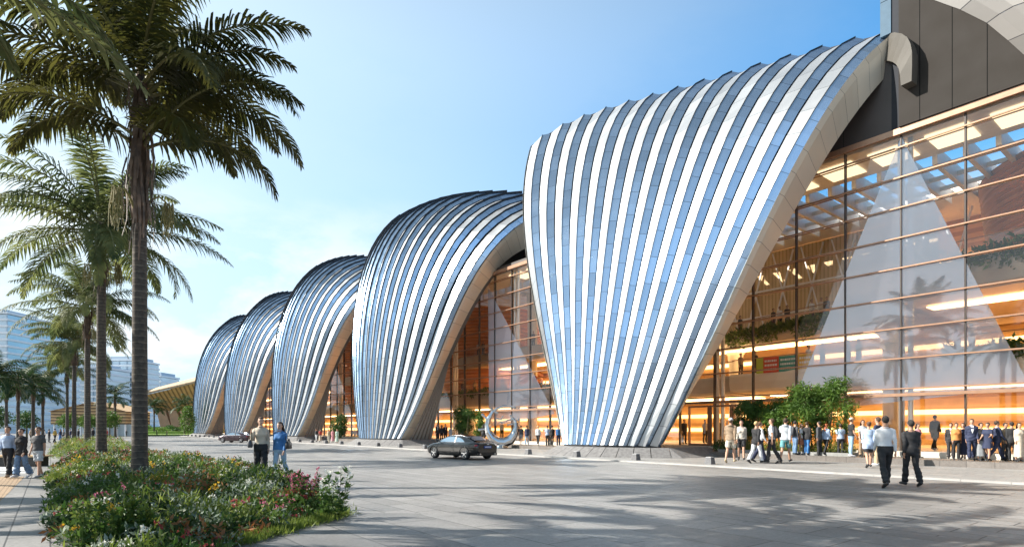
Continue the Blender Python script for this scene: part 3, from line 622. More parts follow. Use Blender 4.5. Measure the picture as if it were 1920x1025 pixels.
# bollards: short square blocks, narrower at the top
M_boll = pmat('bollard_granite', (.11, .11, .115), .6, var=.25, scale=12, bump=.2, bscale=80)
M_bcap = pmat('bollard_top', (.33, .33, .33), .6, var=.1)
bx0 = yp(1331, 22.65)[0]; sp_ = abs(yp(1192, 22.65)[0]-bx0)
first = None
for i in range(36):
    X = bx0-sp_*(i-0)
    lab = 'short dark granite bollard in the kerbside row' if i > 0 else 'nearest short granite bollard, alone to the right of the large shell plinth'
    if first is None:
        first = thing('bollard', lab, 'bollard', (X, 22.65, .05), 0, 'granite bollards along the kerb')
        m = MB(); a, b, h = .17, .135, .30
        m.add([(-a, -a, 0), (a, -a, 0), (a, a, 0), (-a, a, 0), (-b, -b, h), (b, -b, h), (b, b, h), (-b, b, h)], [(0, 1, 5, 4), (1, 2, 6, 5), (2, 3, 7, 6), (3, 0, 4, 7)]); m.build('body', M_boll, first)
        m = MB(); m.add([(-b, -b, h), (b, -b, h), (b, b, h), (-b, b, h), (-b+.02, -b+.02, h+.02), (b-.02, -b+.02, h+.02), (b-.02, b-.02, h+.02), (-b+.02, b-.02, h+.02)], [(0, 1, 5, 4), (1, 2, 6, 5), (2, 3, 7, 6), (3, 0, 4, 7), (4, 5, 6, 7)]); m.build('cap', M_bcap, first)
    else: dup(first, (X, 22.65, .05), 0, lab)

# ------------------------------------------------------------------ palms
M_trunk = None
def trunkmat():
    m = bpy.data.materials.new('palm_trunk'); nt = nodes(m); N = nt.nodes.new; L = nt.links.new
    out = N('ShaderNodeOutputMaterial'); b = N('ShaderNodeBsdfPrincipled'); L(b.outputs[0], out.inputs[0]); b.inputs['Roughness'].default_value = .85
    tc = N('ShaderNodeTexCoord'); sp = N('ShaderNodeSeparateXYZ'); L(tc.outputs['Object'], sp.inputs[0])
    n = N('ShaderNodeTexNoise'); n.inputs['Scale'].default_value = 9; n.inputs['Detail'].default_value = 8; L(tc.outputs['Object'], n.inputs['Vector'])
    ad = N('ShaderNodeMath'); ad.operation = 'MULTIPLY_ADD'; L(n.outputs[0], ad.inputs[0]); ad.inputs[1].default_value = .06; L(sp.outputs[2], ad.inputs[2])
    dv = N('ShaderNodeMath'); dv.operation = 'DIVIDE'; L(ad.outputs[0], dv.inputs[0]); dv.inputs[1].default_value = .17
    fr = N('ShaderNodeMath'); fr.operation = 'FRACT'; L(dv.outputs[0], fr.inputs[0])
    r = N('ShaderNodeValToRGB'); e = r.color_ramp.elements; e[0].position = 0; e[0].color = (.19, .165, .13, 1); e[1].position = .14; e[1].color = (.085, .072, .058, 1); q = e.new(1); q.color = (.06, .05, .042, 1); L(fr.outputs[0], r.inputs[0])
    mx = N('ShaderNodeMix'); mx.data_type = 'RGBA'; mx.blend_type = 'MULTIPLY'; mx.inputs[0].default_value = 1; L(r.outputs[0], mx.inputs[6]); L(ramp2(nt, n.outputs[0], (.55, .55, .55), (1.3, 1.25, 1.2)), mx.inputs[7])
    L(mx.outputs[2], b.inputs['Base Color'])
    bp = N('ShaderNodeBump'); bp.inputs['Strength'].default_value = .7; bp.inputs['Distance'].default_value = .03; L(fr.outputs[0], bp.inputs['Height']); L(bp.outputs[0], b.inputs['Normal'])
    return m
M_trunk = trunkmat()
M_crownshaft = pmat('crown_shaft', (.11, .07, .045), .8, var=.4, scale=6, bump=.5, bscale=20)
M_frondA = leafmat('palm_leaf_dark', (.035, .042, .010), (.105, .098, .022), .5, .9)
M_frondB = leafmat('palm_leaf_pale', (.06, .088, .03), (.185, .20, .07), .5, .9)
M_rachis = pmat('palm_rachis', (.15, .14, .05), .6, var=.2)
M_dead = leafmat('palm_dead', (.07, .05, .04), (.20, .14, .10), .15, 3)
M_fruit = pmat('palm_fruit_stalk', (.22, .19, .07), .7, var=.3, scale=20)
def frond(base, az, elev, ln, droop, nl=62, ll=.85, hang=.58, roll=0.0):
    # returns leaflet verts / rachis points: a stem that arches and a comb of narrow leaflets to both sides
    base = np.array(base, float); hd = np.array([math.cos(az), math.sin(az), 0]); pts = []; p = base.copy(); el = elev; n = 26
    for i in range(n+1):
        pts.append(p.copy()); t = i/n; d = hd*math.cos(el)+np.array([0, 0, 1])*math.sin(el); p = p+d*ln/n; el -= droop/n*(.5+1.0*t)
    pts = np.array(pts); V = []; F = []
    for i in range(nl):
        t = .10+.90*(i/(nl-1))**.95; x = t*n; k = min(int(x), n-1); f = x-k; o = pts[k]*(1-f)+pts[k+1]*f
        d = pts[k+1]-pts[k]; d /= np.linalg.norm(d); sidev = np.cross(d, [0, 0, 1]); sidev /= (np.linalg.norm(sidev)+1e-6); upv = np.cross(sidev, d)
        L_ = ll*(math.sin(PI*min(1, .16+.80*t))**.7)*(.85+.3*random.random())*(1-.25*t)
        for s in (-1, 1):
            sw = .35+.55*t+random.uniform(-.09, .09)                       # leaflets sweep forward towards the tip
            ul = .34*(1 if (i+s) % 3 else -.3)+random.uniform(-.12, .12)+roll*s
            dr = sidev*s*math.cos(sw)+d*math.sin(sw)+upv*ul; dr /= np.linalg.norm(dr)
            w_ = LW[0]*.027*(.7+.6*random.random())*ll/.85
            a = o; wv = np.cross(dr, upv); wv /= (np.linalg.norm(wv)+1e-6)
            q = []; pp_ = a.copy(); dd = dr.copy(); 
            for j, wd in enumerate((.5, 1.0, .75, .05)):
                q.append(pp_-wv*w_*wd); q.append(pp_+wv*w_*wd)
                dd = dd+np.array([0, 0, -hang*(.35+.35*j)*(.8+.4*random.random())]); dd /= np.linalg.norm(dd); pp_ = pp_+dd*L_/3
            o_ = len(V); V += q
            for j in range(3): F.append((o_+2*j, o_+2*j+1, o_+2*j+3, o_+2*j+2))
    return V, F, pts
LW = [1.0]
def palm(label, loc, trunk_h, r0, r1, fronds, matl, dead=22, stalks=2, group='tall feather palms beside the planted bed', nl=62, sc=1.0, ll=.85, lean=(0, 0), shaft=2.9):
    t = thing('palm_tree', label, 'palm tree', loc, 0, group, sc)
    m = MB(); n = 30; pts = []; rad = []
    for i in range(n+1):
        f = i/n; pts.append((lean[0]*f*f, lean[1]*f*f, trunk_h*f)); rad.append(r0*(1.25-.25*min(1, f*9)) if f < .11 else r0+(r1-r0)*f)
    m.tube(pts, rad, 18); m.build('trunk', M_trunk, t, smooth=True)
    tx, ty = lean; m = MB(); m.tube([(tx, ty, trunk_h-.05), (tx, ty, trunk_h+.35), (tx, ty, trunk_h+1.1), (tx, ty, trunk_h+2.0), (tx, ty, trunk_h+shaft)], [r1*1.05, r1*1.35, r1*1.15, r1*.9, r1*.45], 14); m.build('crown_shaft', M_crownshaft, t, smooth=True)
    V = []; F = []; mr = MB()
    for (az, el, ln, dr, dz) in fronds:
        b = (tx+.12*math.cos(az), ty+.12*math.sin(az), trunk_h+dz)
        v, f, pts = frond(b, az, el, ln, dr, nl, ll); o = len(V); V += v; F += [tuple(i+o for i in q) for q in f]
        mr.tube([tuple(p) for p in pts[::2]], [.05-.044*i/13 for i in range(14)], 5, caps=False)
    c = npmesh('crown', np.array(V), np.array(F), matl, parent=t)
    mr.build('frond_stem', M_rachis, c)
    V = []; F = []
    for i in range(dead):                                                   # dry leaves that hang down along the trunk
        a = random.uniform(0, 2*PI); z = trunk_h+random.uniform(.9, shaft-.1); l = random.uniform(.9, 2.3); r = r1*1.1+random.uniform(0, .16); w_ = random.uniform(.02, .06)
        ta = np.array([-math.sin(a), math.cos(a), 0]); q = []
        for j in range(5):
            rr = r+.05*math.sin(j*1.7+i)+.10*(j/4); c_ = np.array([tx+rr*math.cos(a+.12*math.sin(j+i)), ty+rr*math.sin(a+.12*math.sin(j+i)), z-l*j/4]); ww = w_*(1-.7*j/4); q += [c_-ta*ww, c_+ta*ww]
        o = len(V); V += q; F += [(o+2*j, o+2*j+1, o+2*j+3, o+2*j+2) for j in range(4)]
    if dead: npmesh('dry_leaves', np.array(V), np.array(F), M_dead, parent=t)
    for i in range(stalks):
        a = random.uniform(0, 2*PI) if i > 1 else (PI+TH*0+[2.45, 5.3][i]); m = MB(); b = Vector((tx+r1*math.cos(a), ty+r1*math.sin(a), trunk_h+.25+.25*i)); e = b+Vector((.42*math.cos(a), .42*math.sin(a), .42)); e2 = e+Vector((.30*math.cos(a), .30*math.sin(a), -.12))
        m.tube([b, (b+e)/2+Vector((0, 0, .05)), e, e2], [.04, .032, .028, .02], 6)
        for j in range(26):
            s_ = e2+Vector((random.uniform(-.12, .12), random.uniform(-.12, .12), random.uniform(-.05, .08))); l = random.uniform(.5, 1.15)
            m.tube([s_, s_+Vector((random.uniform(-.1, .1), random.uniform(-.1, .1), -l*.5)), s_+Vector((random.uniform(-.12, .12), random.uniform(-.12, .12), -l))], [.011, .013, .007], 4)
        m.build('flower_stalk', M_fruit, t)
    return t
def dirang(a):                                                               # angle in the picture plane: 0 = right, 90 = away
    x, y = RX*math.cos(a)+FX*math.sin(a), RY*math.cos(a)+FY*math.sin(a); return math.atan2(y, x)
D = math.radians
fr1 = [(dirang(D(-8)), D(52), 5.2, D(118), -.55+2.6), (dirang(D(172)), D(45), 4.4, D(110), 2.0), (dirang(D(30)), D(35), 4.0, D(120), 2.0), (dirang(D(-35)), D(22), 3.1, D(105), 2.2), (dirang(D(215)), D(30), 3.8, D(100), 2.3)]
for i in range(19):
    fr1.append((dirang(2*PI*i/19*2.3+.2+random.uniform(-.14, .14)), D(random.uniform(8, 60)), random.uniform(4.1, 5.0), D(random.uniform(60, 100)), 3.35+.05*i*.8))
for i in range(7):
    fr1.append((dirang(2*PI*i/7+.5), D(random.uniform(62, 82)), random.uniform(3.6, 4.4), D(random.uniform(50, 80)), 4.2))
LB = 'tallest nearest palm with its dark ringed trunk rising out of the flower bed'
x, y = cam((262-960)/FOC*15.7, 15.7)
palm(LB, (x, y, 0), 7.1, .195, .165, fr1, M_frondA, dead=70, stalks=2, nl=80, ll=1.15, shaft=4.2)
def rf(n, l0, l1, seed, dz=2.7):
    r = random.Random(seed); o = []
    for i in range(n):
        ring = i % 3; el = (D(r.uniform(-6, 22)), D(r.uniform(25, 50)), D(r.uniform(55, 82)))[ring]
        o.append((2*PI*i/n*2.4+r.uniform(-.2, .2), el, r.uniform(l0, l1), D(r.uniform(62, 105)), dz-.5+.25*ring+.1*r.random()))
    return o
x, y = cam((190-960)/FOC*28, 28)
p2 = palm('second palm in the row, its trunk just left of the nearest trunk', (x, y, 0), 8.6, .225, .18, rf(36, 4.6, 6.0, 3), M_frondB, dead=40, stalks=3, nl=64, ll=1.25)
x, y = cam((164-960)/FOC*42, 42)
dup(p2, (x, y, 0), 1.1, 'third palm in the row, standing behind the second trunk', 'tall feather palms beside the planted bed', .94)
x, y = cam((139-960)/FOC*57, 57)
dup(p2, (x, y, 0), 2.3, 'fourth palm in the row with a thin trunk', 'tall feather palms beside the planted bed', .9)
x, y = cam((126-960)/FOC*76, 76)
dup(p2, (x, y, 0), 3.9, 'fifth and most distant palm of the row', 'tall feather palms beside the planted bed', .86)
# two palms to the left of the frame: their fronds reach in at the top and their shade lies on the paving
LW[0] = 2.1
x, y = cam(-11.4, 8.9); p0 = palm('pale palm at the top left corner whose frond tips hang into view', (x, y, 0), 7.4, .22, .17, rf(17, 4.6, 5.6, 21, 2.4), M_frondB, dead=16, stalks=1, nl=56, ll=.8)
x, y = cam(-14.6, 6.4); dup(p0, (x, y, 0), 2.0, 'palm left of the frame that throws its shade on the near paving', 'tall feather palms beside the planted bed', 1.0)
x, y = cam(-23.5, 13); dup(p0, (x, y, 0), 4.1, 'palm beyond the left edge that shades the left walkway', 'tall feather palms beside the planted bed', 1.0)
LW[0] = 1.2
# the darker grove on the far left and single palms before the timber roof
pg = palm('low dark palm in the left grove, nearest the frame edge', dp(-14, 52), 4.6, .17, .14, rf(20, 2.8, 3.6, 8, 1.9), leafmat('grove_leaf', (.012, .035, .010), (.04, .085, .02), .25, .9), dead=8, stalks=0, group='dark palms of the left grove', nl=36, ll=.95)
for (px, d, s, lab) in ((34, 56, .92, 'dark palm in the left grove, above the woman in the blue jumpsuit'), (62, 60, .98, 'dark palm in the left grove with its crown beside the row of tall palms'), (12, 66, 1.0, 'palm at the back of the left grove'), (80, 72, .95, 'slim palm at the right end of the left grove')):
    dup(pg, dp(px, d), px*.7, lab, 'dark palms of the left grove', s)
for (px, d, s, lab) in ((216, 110, 1.25, 'distant palm in front of the slatted pavilion'), (289, 150, 1.15, 'small distant palm below the left tip of the timber roof'), (346, 140, 1.15, 'small distant palm beside the last shell'), (237, 150, 1.0, 'small faint palm right of the pavilion')):
    dup(pg, dp(px, d), px*.37, lab, 'distant palms at the end of the plaza', s)

# ------------------------------------------------------------------ bushes, bamboo, beds
def bush(name, label, cat, loc, shape, n, size, mat, stems=6, sh=1.0, group=None, stemr=.02, asp=.42, up=.15, hollow=.55):
    # leaves through a lumpy volume; shape = list of (x, y, z, rx, ry, rz) lobes
    t = thing(name, label, cat, loc, 0, group); C = []
    vol = np.array([s[3]*s[4]*s[5] for s in shape])**(2/3); cnt = (vol/vol.sum()*n).astype(int)
    for (cx, cy, cz, a, b, c), q in zip(shape, cnt):
        d = rng.normal(size=(q, 3)); d /= np.linalg.norm(d, axis=1)[:, None]; r = (hollow+(1-hollow)*rng.random(q)**.6)*(1+.22*np.sin(d[:, 0]*5+cx*3)*np.sin(d[:, 2]*6+cy)); C.append(np.stack([cx+d[:, 0]*a*r, cy+d[:, 1]*b*r, cz+d[:, 2]*c*r], 1))
    C = np.concatenate(C); C = C[C[:, 2] > .05]; V, F = leafquads(C, size, up, asp); npmesh('foliage', V, F, mat, parent=t)
    m = MB(); r = random.Random(len(label))
    for i in range(stems):
        s = shape[i % len(shape)]; bx = s[0]*.5+r.uniform(-.15, .15); by = s[1]*.5+r.uniform(-.15, .15)
        m.tube([(bx, by, 0), ((bx+s[0])/2+r.uniform(-.1, .1), (by+s[1])/2, s[2]*.5), (s[0]+r.uniform(-.2, .2)*s[3], s[1], s[2]+s[5]*r.uniform(0, .6))], [stemr, stemr*.7, stemr*.3], 5)
    m.build('stems', pmat('stem_brown', (.10, .09, .04), .8, var=.2) if 'stem_brown' not in bpy.data.materials else bpy.data.materials['stem_brown'], t); return t
M_bamboo = leafmat('bamboo_leaves', (.035, .085, .014), (.12, .21, .03), .35, 1.1)
M_bamb2 = leafmat('dark_leaves', (.02, .055, .012), (.07, .14, .025), .3, 1.4)
def spot(px, Y, z): X, d = yp(px, Y); return (X, Y, z)
BZ = .30
def clump(px, Y, h, w_, seed, n, label, mat, size=.22):
    r = random.Random(seed); sh = []
    for i in range(13):
        a = r.uniform(0, 2*PI); q = r.uniform(.1, 1)*w_; z = h*r.uniform(.28, .9); sh.append((q*math.cos(a), q*.45*math.sin(a), z, w_*r.uniform(.26, .42), w_*.30, h*r.uniform(.08, .15)))
    sh.append((0, 0, h*.5, w_*.55, w_*.4, h*.28))
    return bush('bamboo_clump', label, 'bamboo', spot(px, Y, BZ), sh, n, size, mat, stems=18, group='bamboo clumps planted before the glass', stemr=.03, asp=.20, up=-.35, hollow=.2)
clump(1402, 29.9, 3.0, 1.0, 1, 5200, 'dark low bamboo clump at the left end of the planted strip by the doors', M_bamb2)
clump(1462, 30.0, 3.9, 1.6, 2, 8200, 'bright bamboo clump in the middle of the planted strip before the glass', M_bamboo)
clump(1535, 30.0, 3.9, 1.45, 3, 7600, 'tallest airy bamboo clump at the right end of the planted strip', M_bamboo)
clump(868, 29.9, 3.6, 1.75, 4, 6500, 'leafy bamboo clump behind the dark car, left of the chrome ring sculpture', M_bamb2)
clump(900, 30.1, 3.0, .9, 5, 2500, 'small bamboo clump touching the left of the chrome ring sculpture', M_bamboo)
bush('round_tree', 'small round green tree in the opening left of the second shell', 'tree', spot(636, 29.2, .05), [(0, 0, 1.9, 1.15, 1.15, 1.3), (.3, .2, 2.6, .8, .8, .8), (-.35, 0, 1.3, .95, .95, .8), (.3, -.2, 1.1, .9, .9, .7)], 5200, .17, M_bamb2, stems=6)
bush('round_tree', 'little bright tree at the left foot of the last shell', 'tree', dp(352, 118, 0), [(0, 0, 3.0, 1.5, 1.5, 2.2), (.2, 0, 5.0, 1, 1, 1.2)], 1800, .35, M_bamboo, stems=4)
M_grassy = leafmat('yellow_green_leaves', (.10, .13, .02), (.24, .26, .05), .4, 2.0)
bush('hedge', 'clipped round shrub by the glass doors', 'shrub', spot(1352, 29.6, .3), [(0, 0, .32, .5, .4, .36), (.6, 0, .3, .45, .35, .32)], 1400, .10, M_bamb2, stems=3)
X, d = yp(1480, 29.55)
bush('hedge', 'low row of yellow green plants below the bamboo', 'shrub', (X, 29.55, .3), [(-2.2+.55*i, .05*(i % 2), .30, .45, .28, .36) for i in range(10)], 2600, .17, M_grassy, stems=8, asp=.2, up=.9, hollow=.1)
m = MB(); Xa, Xb = yp(1345, 29.2)[0], yp(1590, 29.2)[0]; m.box(Xa, Xb, 29.25, 29.32, .30, .46); m.box(Xa, Xb, 30.3, 30.37, .30, .46); m.box(Xa, Xa+.07, 29.321, 30.299, .3, .46); m.box(Xb-.07, Xb, 29.321, 30.299, .3, .46)
tag(m.build('planter_edge', pmat('planter_steel', (.25, .25, .24), .5, .3)), 'low grey metal planter edging under the bamboo', 'planter')

# flower bed
bedpx = [(150, 1075), (92, 985), (104, 935), (90, 893), (118, 872), (190, 862), (300, 862), (430, 878), (560, 905), (605, 938), (632, 968), (550, 990), (430, 1024), (360, 1085)]
BED = np.array([gp(*p)[:2] for p in bedpx])
def inside(P, poly):
    x, y = P[:, 0], P[:, 1]; r = np.zeros(len(P), bool); j = len(poly)-1
    for i in range(len(poly)):
        xi, yi = poly[i]; xj, yj = poly[j]; c = ((yi > y) != (yj > y)) & (x < (xj-xi)*(y-yi)/(yj-yi+1e-12)+xi); r ^= c; j = i
    return r
m = MB(); m.add([(x, y, .02) for x, y in BED], [tuple(range(len(BED)))]); struct('planting_soil', m, pmat('soil', (.045, .05, .02), .95, var=.4, scale=8, bump=.6))
bed2px = [(92, 862), (100, 842), (150, 836), (230, 838), (262, 848), (240, 864), (180, 868)]
BED2 = np.array([gp(*p)[:2] for p in bed2px])
FM = [leafmat('bed_dark_green', (.014, .038, .008), (.045, .085, .018), .3, 2), leafmat('bed_mid_green', (.03, .075, .012), (.09, .15, .03), .35, 2), leafmat('bed_lime', (.085, .13, .018), (.22, .27, .045), .4, 2),
      leafmat('bed_sage', (.10, .14, .10), (.26, .31, .24), .3, 3), leafmat('flower_red', (.20, .03, .03), (.42, .08, .08), .3, 6), leafmat('flower_pink', (.32, .06, .12), (.52, .17, .24), .3, 6),
      leafmat('flower_yellow', (.55, .30, .02), (.75, .5, .05), .3, 6), leafmat('flower_white', (.55, .55, .48), (.8, .8, .74), .3, 6), leafmat('bed_rust', (.16, .06, .02), (.33, .15, .05), .3, 4)]
def sample(poly, n):
    lo, hi = poly.min(0), poly.max(0); o = []
    while sum(map(len, o)) < n:
        P = lo+(hi-lo)*rng.random((n*2, 2)); o.append(P[inside(P, poly)])
    return np.concatenate(o)[:n]
def lump(P, f, s): return np.sin(P[:, 0]*f+s)*np.sin(P[:, 1]*f*1.13+s*2.1)+.5*np.sin(P[:, 0]*f*2.3+s*3+P[:, 1]*f*.7)
def flowerbed(name, label, poly, n, hmul=1.0, lime_share=0.0, palette=None):
    P = sample(poly, n); Vs = []; Fs = []; Ms = []; o = 0
    ctr = P
    # edge distance lowers the plants at the border
    e0 = poly; e1 = np.roll(poly, -1, 0); dd = e1-e0; t = np.clip(((P[:, None]-e0)*dd).sum(2)/(dd*dd).sum(1), 0, 1); ed = np.sqrt((((e0+t[..., None]*dd)-P[:, None])**2).sum(2).min(1))
    h = (.38+.20*lump(P, 1.1, .4)+.10*lump(P, 3.1, 1.9)+.12*rng.random(n))*np.clip(.35+ed*.9, .3, 1.0)*hmul; h = np.clip(h, .10, 1.05)
    typ = np.full(n, 1); a = lump(P, .9, 2.0); b = lump(P, 1.5, 5.1); c = lump(P, 1.9, .3); g = rng.random(n)
    typ[a > -.1] = 0; typ[(b > .35)] = 2; typ[(c > .75)] = 3; typ[g > .93] = 3; typ[(b < -.75) & (g < .5)] = 8
    if lime_share: typ[(g < lime_share)] = 2  # share of plants switched to lime leaves
    fl = np.full(n, -1); f1 = lump(P, 1.25, 7.7); f2 = lump(P, 1.5, 3.3); f3 = lump(P, 1.7, 9.1); q = rng.random(n)
    fl[(f1 > .55) & (q < .26)] = 4; fl[(f1 > 1.0) & (q < .22)] = 5; fl[(f2 > .95) & (q < .32)] = 6; fl[(f3 > .75) & (q < .22) & (fl < 0)] = 7; fl[(fl < 0) & (q > .985)] = 7
    for k in range(9):
        for leaf in (True, False):
            if leaf and k in (4, 5, 6, 7): continue
            if not leaf and k in (0, 1, 2, 3, 8): continue
            idx = np.where(typ == k)[0] if leaf else np.where(fl == k)[0]
            if len(idx) == 0: continue
            if leaf:
                m_ = 26 if k != 2 else 22
                i = np.repeat(idx, m_); u = rng.random(len(i)); z = h[i]*u**.8; sp_ = (.05+.13*np.sin(PI*np.clip(u, .1, .9)))*(1.0 if k != 2 else .8); an = rng.random(len(i))*2*PI
                C = np.stack([P[i, 0]+sp_*np.cos(an), P[i, 1]+sp_*np.sin(an), z], 1); V, F = leafquads(C, .10 if k in (0, 1, 8) else (.15 if k == 2 else .085), .55 if k != 2 else 1.3, .40 if k != 2 else .14)
            else:
                m_ = 7 if k != 7 else 9
                i = np.repeat(idx, m_); an = rng.random(len(i))*2*PI; rr = .09*rng.random(len(i))
                C = np.stack([P[i, 0]+rr*np.cos(an), P[i, 1]+rr*np.sin(an), h[i]*(.9+.22*rng.random(len(i)))+.02], 1); C = np.repeat(C, 4, 0); V, F = leafquads(C, .034 if k != 7 else .026, .5, .8)
            Vs.append(V); Fs.append(F+o); o += len(V); Ms.append(np.full(len(F), k))
    ob = npmesh(name, np.concatenate(Vs), np.concatenate(Fs), FM, np.concatenate(Ms)); tag(ob, label, 'flower bed', kind='stuff'); return ob
flowerbed('flower_bed', 'dense bed of red pink yellow and white flowers around the nearest palm trunk', BED, 4300, 1.0)
flowerbed('flower_bed', 'small yellow green shrub bed behind the main bed', BED2, 900, 1.6, .75)
edge = BED[9:13]; eP = []
for a, b in zip(edge[:-1], edge[1:]):
    f = rng.random((900, 1)); eP.append(a*(1-f)+b*f+rng.normal(0, .13, (900, 2)))
eP = np.concatenate(eP); C = np.concatenate([eP, np.full((len(eP), 1), .01)], 1); C = np.repeat(C, 2, 0); V, F = leafquads(C, .13, 2.2, .10)
tag(npmesh('grass_edge', V, F, FM[2]), 'short green grass fringe along the front edge of the flower bed', 'grass', kind='stuff')
# taller flowering stems that stand out singly
def stalk(px, py, h, fm, label, n=5, w_=.10, name='flowering_plant'):
    x, y, _ = gp(px, py); t = thing(name, label, 'plant', (x, y, 0), 0, 'tall flowering stems in the bed'); m = MB(); C = []; Fl = []
    for i in range(n):
        a = random.uniform(0, 2*PI); dx, dy = w_*math.cos(a)*random.random(), w_*math.sin(a)*random.random(); hh = h*random.uniform(.7, 1); m.tube([(dx*.4, dy*.4, 0), (dx, dy, hh*.5), (dx*1.6, dy*1.6, hh)], [.008, .006, .003], 4)
        for j in range(34):
            f = random.uniform(.08, .92); C.append((dx*(.4+1.2*f), dy*(.4+1.2*f), hh*f))
        for j in range(26):
            f = 1-.32*random.random()**1.5; Fl.append((dx*(.4+1.2*f)+random.gauss(0, .022), dy*(.4+1.2*f)+random.gauss(0, .022), hh*f))
    m.build('stem', FM[1], t); V, F = leafquads(np.array(C), .12, .3, .35); npmesh('leaves', V, F, FM[1], parent=t); V, F = leafquads(np.array(Fl), .042, .3, .8); npmesh('blossoms', V, F, FM[fm], parent=t); return t
stalk(632, 972, 1.0, 7, 'tall pale stem with white blossoms at the right tip of the bed', 5, .16)
stalk(612, 975, .75, 7, 'shorter leafy white stem at the right tip of the bed', 5, .16)
stalk(575, 958, .85, 5, 'pink topped leafy plant near the right end of the bed', 8, .22)
stalk(556, 965, .8, 5, 'magenta topped plant beside the pink one near the right end of the bed', 7, .2)
stalk(505, 945, .75, 3, 'bushy dark green spire plant in front of the two walking women', 8, .22)
stalk(470, 925, .75, 7, 'pale feathery stem left of the two walking women', 5, .2)
stalk(440, 912, .62, 3, 'thin budded stem at the back edge of the bed', 4, .2)
stalk(378, 893, .62, 3, 'wispy single stem standing over the paving at the back of the bed', 3, .12)
stalk(150, 1040, .72, 2, 'upright lime spire at the lower left corner of the bed', 7, .2)
stalk(205, 1040, .75, 2, 'second upright lime spire beside the lower left corner', 7, .2)
stalk(270, 1035, .7, 2, 'lime green spire below the nearest palm trunk', 7, .2)
# ------------------------------------------------------------------ sculpture
M_chrome = pmat('chrome', (.50, .50, .51), .05, 1.0, var=0)
def remesh(mb, name, mats, voxel, parent=None, smooth_it=3):
    o = mb.build('tmp_'+name, mats, None); md = o.modifiers.new('r', 'REMESH'); md.mode = 'VOXEL'; md.voxel_size = voxel; md.use_smooth_shade = True
    if smooth_it: s = o.modifiers.new('s', 'SMOOTH'); s.iterations = smooth_it; s.factor = .5
    dg = bpy.context.evaluated_depsgraph_get(); me = bpy.data.meshes.new_from_object(o.evaluated_get(dg)); me.name = name
    old = o.data; bpy.data.objects.remove(o); bpy.data.meshes.remove(old)
    me.materials.clear()
    for m in (mats if isinstance(mats, (list, tuple)) else [mats]): me.materials.append(m)
    me.polygons.foreach_set('use_smooth', [True]*len(me.polygons)); return link(name, me, parent)
X, d = yp(941, 27.9); sc_ = d/FOC
st = thing('sculpture', 'chrome splash sculpture shaped like an open ring, standing on the pale pavement', 'sculpture', (X, 27.9, .05), math.atan2(RY, RX))
def sp2(px, py, dy=0.0): return ((px-941)*sc_, dy, (829.5-py)*sc_+.10)
m = MB()
def blob(pts, rr, n=12): m.tube([sp2(*p) for p in pts], [r*sc_*1.03 for r in rr], n); [m.ell(sp2(*p), (r*sc_,)*3, 0, 10, 8) for p, r in zip((pts[0], pts[-1]), (rr[0]*1.05, rr[-1]*1.15))]
blob([(924, 764), (917, 775), (914, 789), (916, 802), (923, 813), (934, 820), (946, 821), (957, 816), (965, 805), (968, 793), (967, 782)], [3, 5, 6, 7, 8, 9, 9.5, 9, 7.5, 6, 4])
blob([(924, 764), (932, 757), (943, 752.5), (955, 753), (966, 755.5)], [2.2, 2.6, 2.2, 1.8, 2.4])
blob([(924, 764), (922, 759)], [2.5, 3.0]); blob([(916, 781), (909, 773), (905, 769)], [3, 1.8, 2.6]); blob([(915, 797), (907, 796), (899, 797)], [3, 1.6, 2.4]); blob([(926, 763), (934, 766)], [2, 1.8])
blob([(967, 784), (963, 777), (958, 771)], [3.4, 2.4, 2.2]); blob([(968, 790), (972, 781), (973, 778)], [3, 1.4, 2.0]); blob([(963, 778), (953, 779), (946, 782), (938, 783)], [2.6, 1.4, 1.1, 1.6]); blob([(960, 786), (951, 788)], [2, 1.4]); blob([(968, 799), (974, 793)], [3, 1.5]); blob([(940, 777), (930, 776)], [1.5, 1.2]); blob([(940, 777), (943, 772)], [1.2, 1.4])
blob([(966, 808), (974, 801)], [3, 1.2])
m.tube([(0, 0, .0), (0, 0, .25)], [.55, .4], 20)
remesh(m, 'ring_body', M_chrome, .035, st, 4)
mb = MB(); mb.tube([(0, 0, -.04), (0, 0, .04)], [.95, .9], 28); mb.build('base_disc', pmat('sculpture_base', (.06, .06, .06), .4, .4), st)

